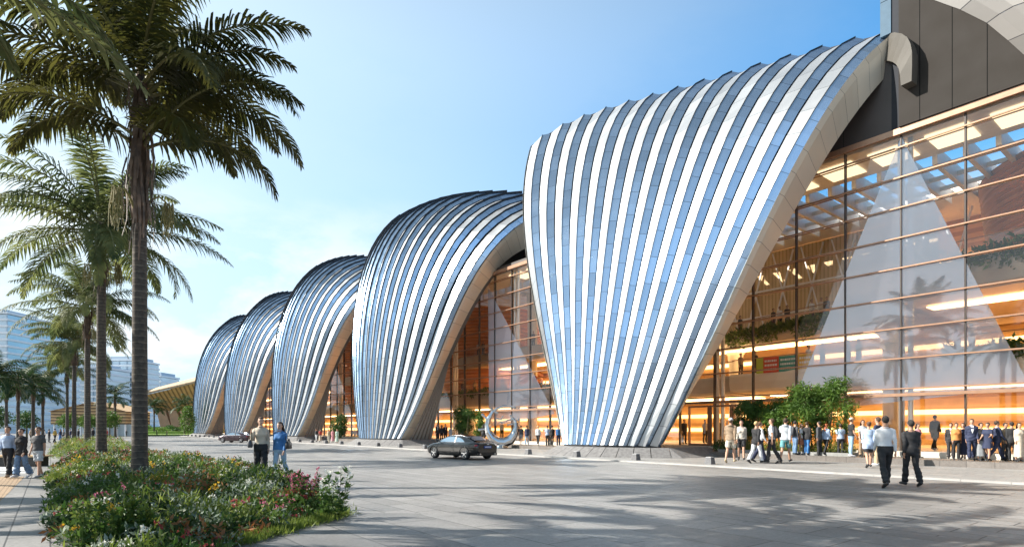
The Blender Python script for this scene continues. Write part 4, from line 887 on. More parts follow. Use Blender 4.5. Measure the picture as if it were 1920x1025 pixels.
# ------------------------------------------------------------------ cars
M_paint = pmat('car_paint_dark', (.018, .014, .012), .18, .15, var=.04, coat=.6)
M_paint2 = pmat('car_paint_plum', (.05, .028, .035), .22, .55, var=.04, coat=1.0)
M_cglass = pmat('car_glass', (.34, .40, .46), .05, .8, var=0, spec=1.0, coat=1.0)
M_tyre = pmat('tyre_rubber', (.018, .018, .018), .8, var=.1)
M_rim = pmat('rim_alloy', (.55, .55, .56), .25, .9, var=0)
M_trimd = pmat('car_trim_black', (.012, .012, .013), .35, var=0)
M_tail = pmat('tail_lamp_red', (.35, .01, .02), .12, var=.1, coat=1.0)
M_plate = pmat('plate_blue', (.02, .06, .30), .35, var=0)
M_platew = pmat('plate_white', (.75, .75, .78), .4, var=0)
def car(label, loc, rz, sc, paint):
    # +x is the front; the body is lofted from sections across the car, the roof is a second loft above it
    t = thing('parked_car', label, 'car', loc, rz, None, sc); Wd = .93
    # station: x, z bottom, z sill side, z belt (shoulder), z top centre, half width
    S = [(-2.30, .42, .55, .80, .90, .70), (-2.24, .30, .50, .90, .985, .80), (-2.05, .24, .48, .955, 1.02, .88), (-1.6, .20, .48, .965, 1.02, .92), (-1.0, .19, .48, .955, 1.0, .93), (-.2, .19, .48, .945, .98, .93), (.6, .19, .48, .93, .97, .93), (1.05, .19, .48, .915, .965, .92), (1.6, .20, .48, .865, .935, .91), (2.0, .24, .48, .77, .83, .87), (2.22, .30, .48, .66, .70, .76), (2.30, .38, .50, .58, .60, .62)]
    P = []
    for (x, zb, zs, zt, zc, hw) in S:
        half = [(0, zb), (hw*.80, zb), (hw*.97, zb+.06), (hw, zs), (hw*1.005, (zs+zt)/2+.02), (hw*.985, zt-.07), (hw*.93, zt), (hw*.80, zt+(zc-zt)*.55), (hw*.4, zc-.01), (0, zc)]
        ring = [(x, y, z) for y, z in half]+[(x, -y, z) for y, z in half[-2:0:-1]]; P.append(ring)
    m = MB(); m.grid(P, wrap=True); m.add(P[0], [tuple(range(len(P[0])))]); m.add(P[-1], [tuple(range(len(P[-1])-1, -1, -1))])
    b = m.build('body', paint, t, smooth=True); bv = b.modifiers.new('s', 'SUBSURF'); bv.levels = 1; bv.render_levels = 2
    # roof and pillars
    R_ = [(-2.02, 1.0, .72), (-1.60, 1.135, .66), (-1.15, 1.265, .62), (-.65, 1.35, .60), (-.1, 1.385, .60), (.28, 1.365, .60), (.72, 1.225, .65), (1.18, 1.0, .72)]
    m = MB(); G_ = []
    for (x, z, hw) in R_:
        zb = .93; wl = .80; k = (z-zb)/.45
        G_.append([(x, -wl, zb), (x, -(wl+(hw-wl)*.9), zb+(z-zb)*.82), (x, -hw*.86, z-.02), (x, -hw*.4, z+.012), (x, hw*.4, z+.012), (x, hw*.86, z-.02), (x, wl+(hw-wl)*.9, zb+(z-zb)*.82), (x, wl, zb)])
    m.grid(G_); c = m.build('roof', paint, t, smooth=True)
    def gq(name, pts, mat=M_cglass):
        m = MB(); m.add(pts, [tuple(range(len(pts)))]); return m.build(name, mat, t)
    def ry(x, z, s, o=.018):                                                # side of the cabin at height z
        xs = [r[0] for r in R_]; i = max(0, min(len(R_)-2, sum(1 for q in xs if q <= x)-1)); f = (x-xs[i])/(xs[i+1]-xs[i]); zz = R_[i][1]+(R_[i+1][1]-R_[i][1])*f; hw = R_[i][2]+(R_[i+1][2]-R_[i][2])*f
        zt = .93+(zz-.93)*.82; k = min(1, max(0, (z-.93)/(zt-.93+1e-6))); return s*(.80+(hw-.80)*.9*k+o)
    for s in (-1, 1):
        for poly_ in ([(-.42, .975), (.98, .975), (.70, 1.13), (.36, 1.245), (0, 1.275), (-.40, 1.265)], [(-1.25, 1.0), (-.47, .975), (-.45, 1.26), (-.75, 1.215), (-1.02, 1.13)]):
            gq('side_window', [(x, ry(x, z, s), z) for x, z in (poly_ if s < 0 else poly_[::-1])])
        m = MB(); m.beam((-.44, ry(-.44, .97, s)+s*.004, .95), (-.43, ry(-.43, 1.26, s)+s*.004, 1.29), .09, .03); m.build('pillar', M_trimd, t)
        m = MB(); pts = [(1.02, ry(1.0, .97, s, .012), .965), (-1.28, ry(-1.25, .97, s, .012), .985)]; m.tube(pts, .012, 5); m.build('window_trim', M_rim, t)
        d = MB()
        for x in (1.0, -.44): d.tube([(x, s*.940, .36), (x, s*.945, .62), (x-.02, s*.925, .90)], .006, 4)
        d.tube([(1.0, s*.938, .34), (-.44, s*.938, .34)], .006, 4); dd = d.build('door_gap', M_trimd, t)
        m = MB(); m.tube([(-.32, s*.948, .80), (-.12, s*.948, .80)], .013, 6); m.build('door_handle', paint, t)
        m = MB(); m.tube([(.86, s*.82, .99), (.86, s*1.02, 1.04)], .03, 6); m.ell((.85, s*1.05, 1.06), (.07, .12, .08)); m.build('wing_mirror', paint, t, smooth=True)
        m = MB(); m.ell((-2.16, s*.62, .80), (.13, .24, .085), 0, 14, 8); m.build('tail_lamp', M_tail, t, smooth=True)
        m = MB(); m.ell((2.08, s*.66, .64), (.16, .17, .07), 0, 12, 8); m.build('headlamp', M_rim, t, smooth=True)
        m = MB(); m.tube([(-2.33, s*.55, .33), (-2.15, s*.55, .33)], .055, 12); m.build('exhaust_pipe', M_rim, t)
        for x in (-1.37, 1.38):
            wp = MB(); y = s*.80; a = []
            prof = [(.22, -.11), (.30, -.115), (.33, -.08), (.335, 0), (.33, .08), (.30, .115), (.22, .11)]
            rows_ = [[(x+r*math.cos(2*PI*j/28), y+q, .335+r*math.sin(2*PI*j/28)) for j in range(28)] for r, q in prof]; wp.grid(rows_, wrap=True)
            wobj = wp.build('wheel', M_tyre, t, smooth=True)
            rm = MB(); yo = y+s*.10
            rows_ = [[(x+r*math.cos(2*PI*j/28), y+s*q, .335+r*math.sin(2*PI*j/28)) for j in range(28)] for r, q in ((.245, .115), (.235, .118), (.215, .06), (.20, -.02))]; rm.grid(rows_, wrap=True)
            for j in range(5):
                a0 = 2*PI*j/5+.3
                for da in (-.16, .16): rm.beam((x+.03*math.cos(a0), yo-s*.01, .335+.03*math.sin(a0)), (x+.23*math.cos(a0+da), yo, .335+.23*math.sin(a0+da)), .045, .03)
            rm.tube([(x, yo-s*.03, .335), (x, yo+s*.015, .335)], .06, 12); rm.build('rim', M_rim, wobj)
            bk = MB(); bk.tube([(x, y-s*.02, .335), (x, y+s*.03, .335)], .235, 24); bk.build('brake_disc', M_trimd, wobj)
            ar = MB(); pts = [(x+.385*math.cos(q), s*.925, .345+.385*math.sin(q)) for q in np.linspace(-.1, PI+.1, 18)]; ar.tube(pts, [(.030, .022)]*18, 6); ar.build('wheel_arch', M_trimd, t, smooth=True)
    gq('rear_window', [(-1.86, -.58, 1.085), (-1.86, .58, 1.085), (-1.12, .50, 1.305), (-1.12, -.50, 1.305)][::-1])
    gq('windscreen', [(1.08, -.64, 1.075), (.40, -.52, 1.345), (.40, .52, 1.345), (1.08, .64, 1.075)][::-1])
    m = MB(); m.box(-2.335, -2.30, -.26, .26, .66, .78); p = m.build('number_plate', M_plate, t); m = MB()
    for i in range(6): m.box(-2.340, -2.336, -.215+.073*i, -.165+.073*i, .69, .75)
    m.build('plate_characters', M_platew, p)
    m = MB(); m.box(-2.30, -2.22, -.72, .72, .24, .40); m.build('rear_bumper_insert', M_trimd, t)
    m = MB(); m.tube([(-2.335, -.09+.06*0, .86), (-2.335, .09, .86)], .022, 6); m.build('badge_bar', M_rim, t)
    m = MB(); m.box(2.22, 2.32, -.42, .42, .36, .60); m.build('grille', M_trimd, t)
    return t
ax_, ay_, _ = gp(816, 858.2); bx_, by_, _ = gp(873, 861.5)                    # where the two near wheels stand
hd = math.atan2(ay_-by_, ax_-bx_); wb = math.hypot(ax_-bx_, ay_-by_); ps = wb/2.75
# the near side is the car's left; step half a track across from the wheels
mx_, my_ = (ax_+bx_)/2, (ay_+by_)/2; nx_, ny_ = math.sin(hd), -math.cos(hd)
car('dark brown coupe with alloy wheels, standing on the plaza before the chrome sculpture', (mx_+nx_*.8*ps, my_+ny_*.8*ps, .0), hd, ps, M_paint)
ax_, ay_, _ = gp(443, 829)
car('distant dark plum saloon with a bright windscreen, by the third shell', (ax_, ay_, 0), hd+.55, .88, M_paint2)

# ------------------------------------------------------------------ far buildings
M_tower = glassmat('tower_glass', (.5, .6, .7), .35, 1.0, (.62, .78, .92))
M_tglass = pmat('tower_blue_glass', (.46, .57, .65), .15, .3, var=.15, scale=.08)
M_tband = pmat('tower_band', (.74, .77, .80), .5, var=.04)
M_tslab = pmat('tower_core', (.42, .50, .58), .5, var=.06)
def tower(label, px0, px1, d, ytop, floors, depth=18):
    (xa, ya, _), (xb, yb, _) = dp(px0, d), dp(px1, d); h = zat(ytop, d); L_ = math.hypot(xb-xa, yb-ya); t = thing('office_tower', label, 'building', (xa, ya, 0), math.atan2(yb-ya, xb-xa), 'glass office blocks on the left skyline')
    m = MB(); m.box(0, L_, 0, depth, 0, h-.2); m.build('glass_body', M_tglass, t)
    m = MB(); fh = h/floors
    for i in range(floors+1): m.box(-.35, L_+.35, -.45, depth+.35, i*fh-.02, i*fh+fh*.30)
    m.build('floor_bands', M_tband, t)
    m = MB(); n = max(3, int(L_/3.2))
    for i in range(n+1): m.box(L_*i/n-.10, L_*i/n+.10, -.30, -.01, 0, h)
    m.build('mullions', M_tslab, t)
    m = MB(); m.box(L_*.1, L_*.9, 2, depth-2, h+fh*.3, h+fh*.9); m.build('roof_plant', M_tslab, t)
    return t
tower('tallest glass office block at the left edge of the picture', -160, 14, 190, 588, 18)
tower('stepped glass block second from the left edge, behind the palm crowns', 15, 78, 205, 612, 17)
tower('lower banded glass block behind the slatted pavilion', 70, 190, 240, 690, 11)
tower('pale glass block right of the second palm trunk', 196, 252, 260, 676, 13)
tower('low distant glass block beside the timber roof tip', 262, 302, 330, 706, 10)
# slatted timber pavilion
M_slat = stripes('pavilion_slats', (.52, .34, .16), (.11, .065, .03), .62, axis=2, duty=.42, rough=.7, bump=.8)
M_wood = pmat('pavilion_wood', (.50, .33, .17), .6, var=.15)
d = 120; (xa, ya, _), (xb, yb, _) = dp(95, d), dp(236, d); L_ = math.hypot(xb-xa, yb-ya)
pv = thing('pavilion', 'timber slatted pavilion with a pitched roof behind the row of palms', 'pavilion', (xa, ya, 0), math.atan2(yb-ya, xb-xa))
m = MB(); ze, zp = zat(771, d), zat(754, d); zb = zat(795, d); xm = L_*.56
for y in (0, 8):
    pts = [(0, y, zb), (L_*.30, y, zb), (L_*.38, y, zb+1.4), (L_*.66, y, zb+1.4), (L_*.74, y, zb), (L_, y, zb), (L_, y, ze), (xm, y, zp), (0, y, ze)]; m.add(pts, [(0, 1, 2, 8), (2, 3, 7, 8), (3, 4, 5, 6), (3, 6, 7)])
m.quad((0, 0, zb), (0, 8, zb), (0, 8, ze), (0, 0, ze)); m.quad((L_, 0, zb), (L_, 8, zb), (L_, 8, ze), (L_, 0, ze)); m.build('slatted_wall', M_slat, pv)
m = MB(); m.quad((-.4, -.4, ze), (xm, -.4, zp+.1), (xm, 8.4, zp+.1), (-.4, 8.4, ze)); m.quad((xm, -.4, zp+.1), (L_+.4, -.4, ze), (L_+.4, 8.4, ze), (xm, 8.4, zp+.1)); m.build('roof', M_wood, pv)
for i in range(9):
    m = MB(); x = .4+(L_-.8)*i/8; m.box(x-.12, x+.12, .3, .54, 0, zb+.2); m.build('post', M_tband, pv)
m = MB(); m.box(1, L_-1, 5, 5.2, 0, zb); m.build('rear_glass', M_tglass, pv)
# hall with the swept timber roof
M_troof = stripes('timber_roof', (.50, .345, .20), (.36, .24, .13), 3.2, axis=0, duty=.10, rough=.6, bump=.6)
M_tlat = stripes('timber_lattice', (.80, .46, .16), (.36, .20, .07), 1.5, axis=0, duty=.4, rough=.7, bump=.8)
M_tcol = pmat('timber_column', (.58, .33, .18), .7, var=.15, scale=.5)
d = 210; (xa, ya, _) = dp(248, d); (xb, yb, _) = dp(470, d); L_ = math.hypot(xb-xa, yb-ya)
th = thing('timber_hall', 'low hall with a swept tan roof and leaning timber columns, left of the last shell', 'building', (xa, ya, 0), math.atan2(yb-ya, xb-xa))
def tz(py): return zat(py, d)
m = MB(); R1_ = []; n = 16
for i in range(n+1):
    f = i/n; x = L_*f; lip = tz(745-52*f); rid = zat(726-64*f, d+20); R1_.append([(x, 0, lip), (x, -.2, lip+.9), (x, 9+3*f, (lip+rid)/2+.9), (x, 20, rid), (x, 44, rid-2), (x, 60, lip)])
m.grid(R1_); m.build('swept_roof', M_troof, th, smooth=True)
m = MB(); m.grid([[(L_*i/n, .3, R1_[i][0][2]-.1), (L_*(.12+.86*i/n), 9, tz(772)+.4), (L_*(.15+.84*i/n), 13, tz(778))] for i in range(n+1)]); m.build('lattice_soffit', M_tlat, th)
for i in range(9):
    m = MB(); x = L_*(.17+.80*i/8); m.add([(x-2.0, 9, 0), (x+2.2, 9, 0), (x+2.2, 12, 0), (x-2.0, 12, 0), (x-3.4, 8, tz(768)), (x-.2, 8, tz(768)), (x-.2, 11, tz(768)), (x-3.4, 11, tz(768))], [(0, 1, 5, 4), (1, 2, 6, 5), (2, 3, 7, 6), (3, 0, 4, 7)]); m.build('leaning_column', M_tcol, th)
m = MB(); m.box(L_*.15, L_, 14, 14.5, 0, tz(776)); m.build('rear_wall', M_tcol, th)
# terraced lawn before it
def lawn(name, px0, px1, d0, d1, z, mat):
    m = MB(); a, b, c, e = dp(px0, d0), dp(px1, d0), dp(px1+8, d1), dp(px0-6, d1); q = [(p[0], p[1]) for p in (a, b, c, e)]
    m.add([(x, y, z) for x, y in q]+[(x, y, -.2) for x, y in q], [(0, 1, 2, 3), (0, 4, 5, 1), (1, 5, 6, 2), (2, 6, 7, 3), (3, 7, 4, 0)]); return struct(name, m, mat)
for i, (d0, d1, z) in enumerate(((128, 150, .35), (142, 168, .9), (156, 190, 1.5), (172, 205, 2.1))):
    lawn('lawn_terrace', 238+8*i, 372, d0, d1, z, M_lawn)
rr = random.Random(5)
for i, (px, d, zb) in enumerate(((262, 140, .35), (300, 146, .9), (330, 150, .9), (275, 160, 1.5), (318, 172, 1.5), (350, 165, 1.5), (236, 150, 0), (226, 160, 0))):
    bush('hedge', ('clipped hedge on the lowest lawn step', 'clipped hedge on the second lawn step, left', 'clipped hedge on the second lawn step, right', 'hedge on the third lawn step, left', 'hedge at the top of the lawn, middle', 'hedge at the top of the lawn near the last shell', 'loose shrub at the left end of the lawn', 'shrub between the pavilion and the lawn')[i], 'shrub', dp(px, d, zb),
         [(-2.6+1.3*j, 0, .5 if i < 6 else 1.3, 1.1, .8, .6 if i < 6 else 1.5) for j in range(5 if i < 6 else 3)], 700, .34, M_bamboo if i % 2 else M_bamb2, stems=3)
# low trees beneath the left palms and beside the pavilion
for (px, d, h, lab) in ((128, 100, 4.4, 'round leafy tree before the left half of the pavilion'), (165, 104, 4.4, 'round leafy tree before the middle of the pavilion'), (206, 100, 4.8, 'round leafy tree before the right half of the pavilion'), (245, 175, 7.5, 'green tree at the edge of the lawn behind the nearest trunk'), (-4, 84, 5.0, 'dark bushy tree behind the left grove'), (50, 90, 4.6, 'dark tree behind the middle of the left grove')):
    bush('round_tree', lab, 'tree', dp(px, d), [(0, 0, h*.62, 1.7, 1.7, h*.25), (.9, 0, h*.7, 1.2, 1.2, h*.18), (-.9, 0, h*.55, 1.2, 1.2, h*.2), (0, 0, h*.82, 1, 1, h*.15)], 1700, .32, M_bamb2 if px < 60 else M_bamboo, stems=4, stemr=.07)
# raised timber planter boxes beside the path
for (px, py, w_, lab) in ((138, 829, 2.6, 'raised brown timber bench box under the fourth palm'), (20, 873, 3.0, 'low dark bench behind the three walkers')):
    x, y, _ = gp(px, py); t = thing('bench', lab, 'bench', (x, y, 0), TH*0+math.atan2(RY, RX))
    m = MB(); m.box(-w_/2+.15, w_/2-.15, -.35, .35, 0, .40); m.build('base', M_wood if px > 100 else M_trimd, t)
    m = MB()
    for i in range(5): m.box(-w_/2, w_/2, -.45+.18*i, -.45+.18*i+.16, .40, .46)
    m.build('seat', M_wood, t)
# ------------------------------------------------------------------ people
PM = {}
def cmat(c, rough=.8, var=.12):
    k = (tuple(round(x, 3) for x in c), rough)
    if k not in PM: PM[k] = pmat('cloth', c, rough, var=var, scale=7, bump=.25, bscale=14)
    return PM[k]
SKIN = [(.42, .24, .16), (.36, .20, .13), (.47, .29, .21), (.28, .155, .10)]
PAL = dict(white=(.62, .62, .63), cream=(.50, .45, .38), black=(.016, .016, .018), navy=(.018, .025, .060), grey=(.20, .21, .22), dgrey=(.06, .062, .068), lgrey=(.40, .43, .46), blue=(.04, .15, .36), lblue=(.34, .43, .58),
           denim=(.12, .20, .32), ldenim=(.24, .36, .48), brown=(.24, .17, .11), tan=(.42, .32, .20), red=(.42, .05, .04), pink=(.60, .26, .28), green=(.40, .52, .42), orange=(.55, .22, .06), beige=(.52, .44, .34), mustard=(.48, .30, .06), teal=(.10, .28, .30), khaki=(.50, .45, .36), rust=(.32, .11, .06))
HAIRC = dict(black=(.022, .018, .015), brown=(.085, .048, .028), dbrown=(.045, .028, .018), blond=(.42, .28, .13), red=(.28, .08, .03), grey=(.3, .3, .3))
def person(label, px, py, top, face, tp, bt, hair=('black', 'short'), pose='walk', s=.35, female=False, shoes='black', z=0.0, near=False, skin=0, arms=None, extra=(), group='people', d=None, vox=None, hm=None, sole=True):
    """feet at the photo point, standing height from the photo point of the head; face: 0 away, 90 right, 180 to the viewer, -90 left"""
    if d is None: X, Y, _ = gp(px, py, z); dep = FX*X+FY*Y
    else:
        dep = d; X, Y = cam((px-960)/FOC*d, d); z = zat(py, d)
    Hm = hm or (py-top)*dep/FOC; k = Hm/1.75
    a = D(face); fx = FX*math.cos(a)+RX*math.sin(a); fy = FY*math.cos(a)+RY*math.sin(a); rz = math.atan2(-fx, fy)
    vox = vox or (.019 if near else .030)
    if d is None and px > 800:                                              # keep feet on the pavement or on the podium, never past the glass
        if z == .05 and Y > 28.5: z = .30
        if z == .30:
            X0_, Y0_, _ = gp(px, py, z); Yc = Y0_ if 28.95 < Y0_ < 30.4 else (29.0 if Y0_ < 30 else 29.1+1.25*random.Random(label).random()); ztop = zat(top, dep) if False else None
            X, dep = yp(px, Yc); Y = Yc; Hm = max(1.52, min(1.9, EYE+(HOR-top)*dep/FOC-z)); k = Hm/1.75
        else: X, Y, _ = gp(px, py, z)
    r = random.Random(label)
    # joints
    if pose == 'walk': legs = [(s, .10), (-s*.85, .35)]; 
    elif pose == 'walk2': legs = [(-s*.85, .35), (s, .10)]
    elif pose == 'stand': legs = [(.03, .05), (-.04, .03)]
    else: legs = pose
    if arms is None:
        sw = legs[1][0]-legs[0][0]; arms = [(-.05+sw*.45, .28, .06), (-.05-sw*.45, .28, .06)]
    hipz = .93; pts = {}; low = 9
    for i, sx in enumerate((-1, 1)):
        th_, kn = legs[i]; h = np.array([sx*.088, 0, hipz]); kne = h+.44*np.array([sx*.008, math.sin(th_), -math.cos(th_)]); an = kne+.41*np.array([0, math.sin(th_-kn), -math.cos(th_-kn)])
        ft = th_-kn; pitch = max(-.7, min(.35, ft*.9)); toe = an+np.array([sx*.02, .17*math.cos(pitch), .17*math.sin(pitch)-.045]); heel = an+np.array([0, -.055, -.04])
        pts['leg', i] = (h, kne, an, toe, heel); low = min(low, toe[2]-.035, heel[2]-.035)
    dz = -low
    def sh(p): return (p[0], p[1], p[2]+dz)
    m = MB(); bones = []
    fw = .93 if female else 1.0
    def seg(n, p, q, rp, rq): bones.append((n, np.array(sh(p)), np.array(sh(q)), rp, rq))
    torso = [(.82, .085, .085), (.88, .158, .112), (.96, .168 if not female else .172, .118), (1.04, .150*fw, .108), (1.13, .138*fw, .100), (1.24, .160*fw, .112), (1.34, .178*fw, .112), (1.41, .165*fw, .090), (1.46, .10*fw, .068), (1.50, .06, .058)]
    m.tube([sh((0, (.012 if 1.1 < z_ < 1.4 else 0), z_)) for z_, _, _ in torso], [(rx_, ry_) for _, rx_, ry_ in torso], 16, ax=(1, 0, 0)); seg('torso', (0, 0, .90), (0, 0, 1.42), .13, .13)
    if female: 
        for sx in (-1, 1): m.ell(sh((sx*.075, .085, 1.27)), (.068, .055, .065))
    m.tube([sh((0, -.005, 1.42)), sh((0, .015, 1.60))], [.058, .052], 12); seg('neck', (0, 0, 1.47), (0, .01, 1.53), .05, .05)
    m.ell(sh((0, .010, 1.655)), (.074, .094, .098), 0, 16, 12); m.ell(sh((0, .036, 1.59)), (.056, .062, .058), 0, 14, 10); m.ell(sh((0, .098, 1.618)), (.013, .022, .020), 0, 8, 6)
    m.ell(sh((0, .092, 1.565)), (.028, .012, .012), 0, 8, 6)
    for sx in (-1, 1): m.ell(sh((sx*.076, .0, 1.63)), (.010, .020, .030), 0, 8, 6)
    seg('head', (0, .02, 1.60), (0, .01, 1.68), .085, .09)
    hands = []
    for i, sx in enumerate((-1, 1)):
        h, kne, an, toe, heel = pts['leg', i]; mid = (h+kne)/2; cf = kne+(an-kne)*.32+np.array([0, -.018, 0])
        m.tube([sh(h+np.array([0, 0, .03])), sh(mid), sh(kne), sh(cf), sh(an)], [.088, .072, .053, .055, .036], 12); m.tube([sh(heel+np.array([0, 0, .012])), sh((heel+toe)/2+np.array([0, 0, .018])), sh(toe)], [(.038, .036), (.042, .036), (.036, .022)], 10, ax=(1, 0, 0))
        seg('thigh%d' % i, h, kne, .08, .053); seg('calf%d' % i, kne, an, .052, .036); seg('foot%d' % i, heel, toe, .04, .035)
        u, f, ab = arms[i]; S_ = np.array([sx*(.168*fw), 0, 1.395]); el = S_+.285*np.array([sx*math.sin(ab), math.sin(u)*math.cos(ab), -math.cos(u)*math.cos(ab)]); q = u+f; inw = -.12*sx if f > .9 else 0
        wr = el+.245*np.array([sx*math.sin(ab)*.5+inw, math.sin(q), -math.cos(q)]); hd_ = (wr-el)/np.linalg.norm(wr-el)
        m.tube([sh(np.array([sx*.12*fw, 0, 1.405])), sh(S_), sh((S_+el)/2), sh(el), sh(el+(wr-el)*.3), sh(wr)], [.054, .050, .042, .036, .036, .024], 12)
        pal = wr+hd_*.085; m.tube([sh(wr), sh(wr+hd_*.04), sh(pal)], [(.022, .028), (.018, .040), (.015, .038)], 10, ax=(1, 0, 0))
        seg('uarm%d' % i, S_, el, .052, .042); seg('farm%d' % i, el, wr, .042, .03); seg('hand%d' % i, wr+hd_*.03, pal, .035, .035); hands.append((wr, hd_, pal, sx))
    body = remesh(m, 'person', cmat(SKIN[skin], .55, .05), vox, None, 2)
    me = body.data; co_ = np.zeros(len(me.vertices)*3, dtype=np.float32); me.vertices.foreach_get('co', co_); co_ = co_.reshape(-1, 3)
    nr = np.zeros(len(me.vertices)*3, dtype=np.float32); me.vertices.foreach_get('normal', nr); nr = nr.reshape(-1, 3)
    dist = []; par = []
    for (n_, p, q, rp, rq) in bones:
        dd = q-p; t_ = np.clip(((co_-p) @ dd)/(dd @ dd), 0, 1); par.append(t_); e_ = np.linalg.norm((co_-(p+t_[:, None]*dd))*(np.array([.72, 1, 1]) if n_ == 'torso' else 1), axis=1); dist.append(e_/(rp+(rq-rp)*t_))
    lab = np.argmin(np.array(dist), 0); names = [b[0] for b in bones]; tv = np.array(par)[lab, np.arange(len(lab))]
    ids = {n_: i for i, n_ in enumerate(names)}
    nf = len(me.polygons); lt = np.zeros(nf, dtype=np.int32); me.polygons.foreach_get('loop_total', lt); li = np.zeros(len(me.loops), dtype=np.int32); me.loops.foreach_get('vertex_index', li)
    quads = li.reshape(-1, 4) if (lt == 4).all() else None
    def garment(name, mask, off, mat):
        if quads is None: return None
        fm = mask[quads].all(1); fq = quads[fm]; used_, inv = np.unique(fq, return_inverse=True)
        if len(fq) == 0: return None
        o_ = off[used_] if isinstance(off, np.ndarray) else np.full(len(used_), off)
        fold = 1+.35*np.sin(co_[used_, 2]*38+co_[used_, 0]*21)*np.sin(co_[used_, 1]*30+co_[used_, 2]*11) if near else 1
        V = co_[used_]+nr[used_]*(o_*fold)[:, None]; return npmesh(name, V, inv.reshape(-1, 4), mat, parent=body, smooth=True)
    def isn(*ns): return np.isin(lab, [ids[n_] for n_ in ns if n_ in ids])
    zz = co_[:, 2]-dz
    T = isn('torso'); UA = isn('uarm0', 'uarm1'); FA = isn('farm0', 'farm1'); TH_ = isn('thigh0', 'thigh1'); CA = isn('calf0', 'calf1'); NK = isn('neck')
    tc_, tk = tp; bc, bk = bt; tm = cmat(PAL[tc_]); bm_ = cmat(PAL[bc])
    pelv = (T & (zz < 1.02)) | TH_
    if bk in ('trousers', 'slim', 'wide'):
        fl = np.full(len(co_), .014 if bk != 'slim' else .008); fl += np.where(CA, (.020 if bk == 'trousers' else (.050 if bk == 'wide' else 0))*tv+(.012 if bk == 'wide' else .004), 0); fl += np.where(TH_ & (bk == 'wide'), .02*tv, 0)
        garment('trousers', pelv | CA & (tv < (1.1 if bk != 'slim' else .93)) | (isn('foot0', 'foot1') & (zz+dz > .10) if False else np.zeros(len(co_), bool)), fl, bm_)
    elif bk == 'shorts':
        garment('shorts', (T & (zz < 1.045)) | (TH_ & (tv < .80)), np.where(TH_, .014+.022*tv, .014), bm_)
    elif bk in ('skirt', 'longskirt'):
        sk = MB(); z0 = 1.04+dz; z1 = (.58 if bk == 'skirt' else .22)+dz; n = 20; rows_ = []
        for j in range(7):
            f = j/6; rows_.append([((.150+.055*f+.02*f*math.sin(6*q))*math.cos(q), (.118+.065*f+.02*f*math.sin(6*q))*math.sin(q)+.03*f*math.sin(legs[0][0]), z0+(z1-z0)*f) for q in [2*PI*i/n for i in range(n)]])
        sk.grid(rows_, wrap=True); sk.build('skirt', bm_, body, smooth=True)
        garment('underskirt', T & (zz < 1.045), .012, bm_)
    hem = {'jacket': .80, 'coat': .62, 'hoodie': .90, 'tee': .93, 'long': .93, 'tuck': .995, 'crop': 1.08, 'shirtdress': .72, 'tank': .95}[tk]
    sl = {'tee': (T, UA & (tv < .72)), 'tank': (T,), 'crop': (T, UA, FA), 'shirtdress': (T, UA, FA & (tv < .75))}.get(tk, (T, UA, FA & (tv < .96)))
    mk = np.zeros(len(co_), bool)
    for q in sl: mk |= q
    if hem < .9: mk |= TH_
    mk &= (zz > hem) | UA | FA; mk &= ~((zz > 1.455) & T & (np.abs(co_[:, 0]) < .075))
    base = {'jacket': .020, 'coat': .028, 'hoodie': .026, 'tee': .016, 'long': .014, 'tuck': .011, 'crop': .012, 'shirtdress': .030, 'tank': .016}[tk]
    of = np.full(len(co_), base); of += np.where((T | TH_) & (zz < 1.1), np.clip(1.1-zz, 0, .5)*(.05 if tk in ('jacket', 'coat', 'hoodie', 'shirtdress') else .012), 0); of += np.where(FA, -.004, 0)
    garment('jacket' if tk in ('jacket', 'coat') else ('hoodie' if tk == 'hoodie' else 'shirt'), mk, of, tm)
    if tk == 'hoodie':
        q = MB(); q.tube([sh((-.09, -.04, 1.47)), sh((-.05, -.10, 1.46)), sh((.05, -.10, 1.46)), sh((.09, -.04, 1.47))], [.035, .05, .05, .035], 8); q.build('hood', tm, body, smooth=True)
    if tk in ('jacket', 'tuck', 'long') and near or tk == 'jacket':
        q = MB(); q.tube([sh((.065*math.cos(a_), .005+.062*math.sin(a_), 1.485+.012*math.sin(a_))) for a_ in np.linspace(0, 2*PI, 13)], [.013]*13, 6, caps=False); q.build('collar', cmat(PAL['white'] if tk == 'jacket' and 'plain' not in extra else PAL[tc_]), body, smooth=True)
    if 'shirtfront' in extra or 'tie' in extra:
        q = MB(); pf = [(-.052, .10, 1.465), (.052, .10, 1.465), (.03, .162, 1.25), (0, .168, 1.14), (-.03, .162, 1.25)]; q.add([sh(p) for p in pf], [(0, 4, 3, 2, 1)]); q.build('shirt_front', cmat(PAL['white']), body)
    if 'tie' in extra:
        q = MB(); q.add([sh(p) for p in ((-.014, .115, 1.45), (.014, .115, 1.45), (.022, .172, 1.2), (0, .176, 1.15), (-.022, .172, 1.2))], [(0, 4, 3, 2, 1)]); q.build('tie', cmat(PAL['red']), body)
    if 'belt' in extra:
        q = MB(); q.tube([sh((.168*math.cos(a_), .125*math.sin(a_), 1.008)) for a_ in np.linspace(0, 2*PI, 19)], [(.006, .018)]*19, 6, caps=False); q.build('belt', cmat(PAL['black'], .4), body)
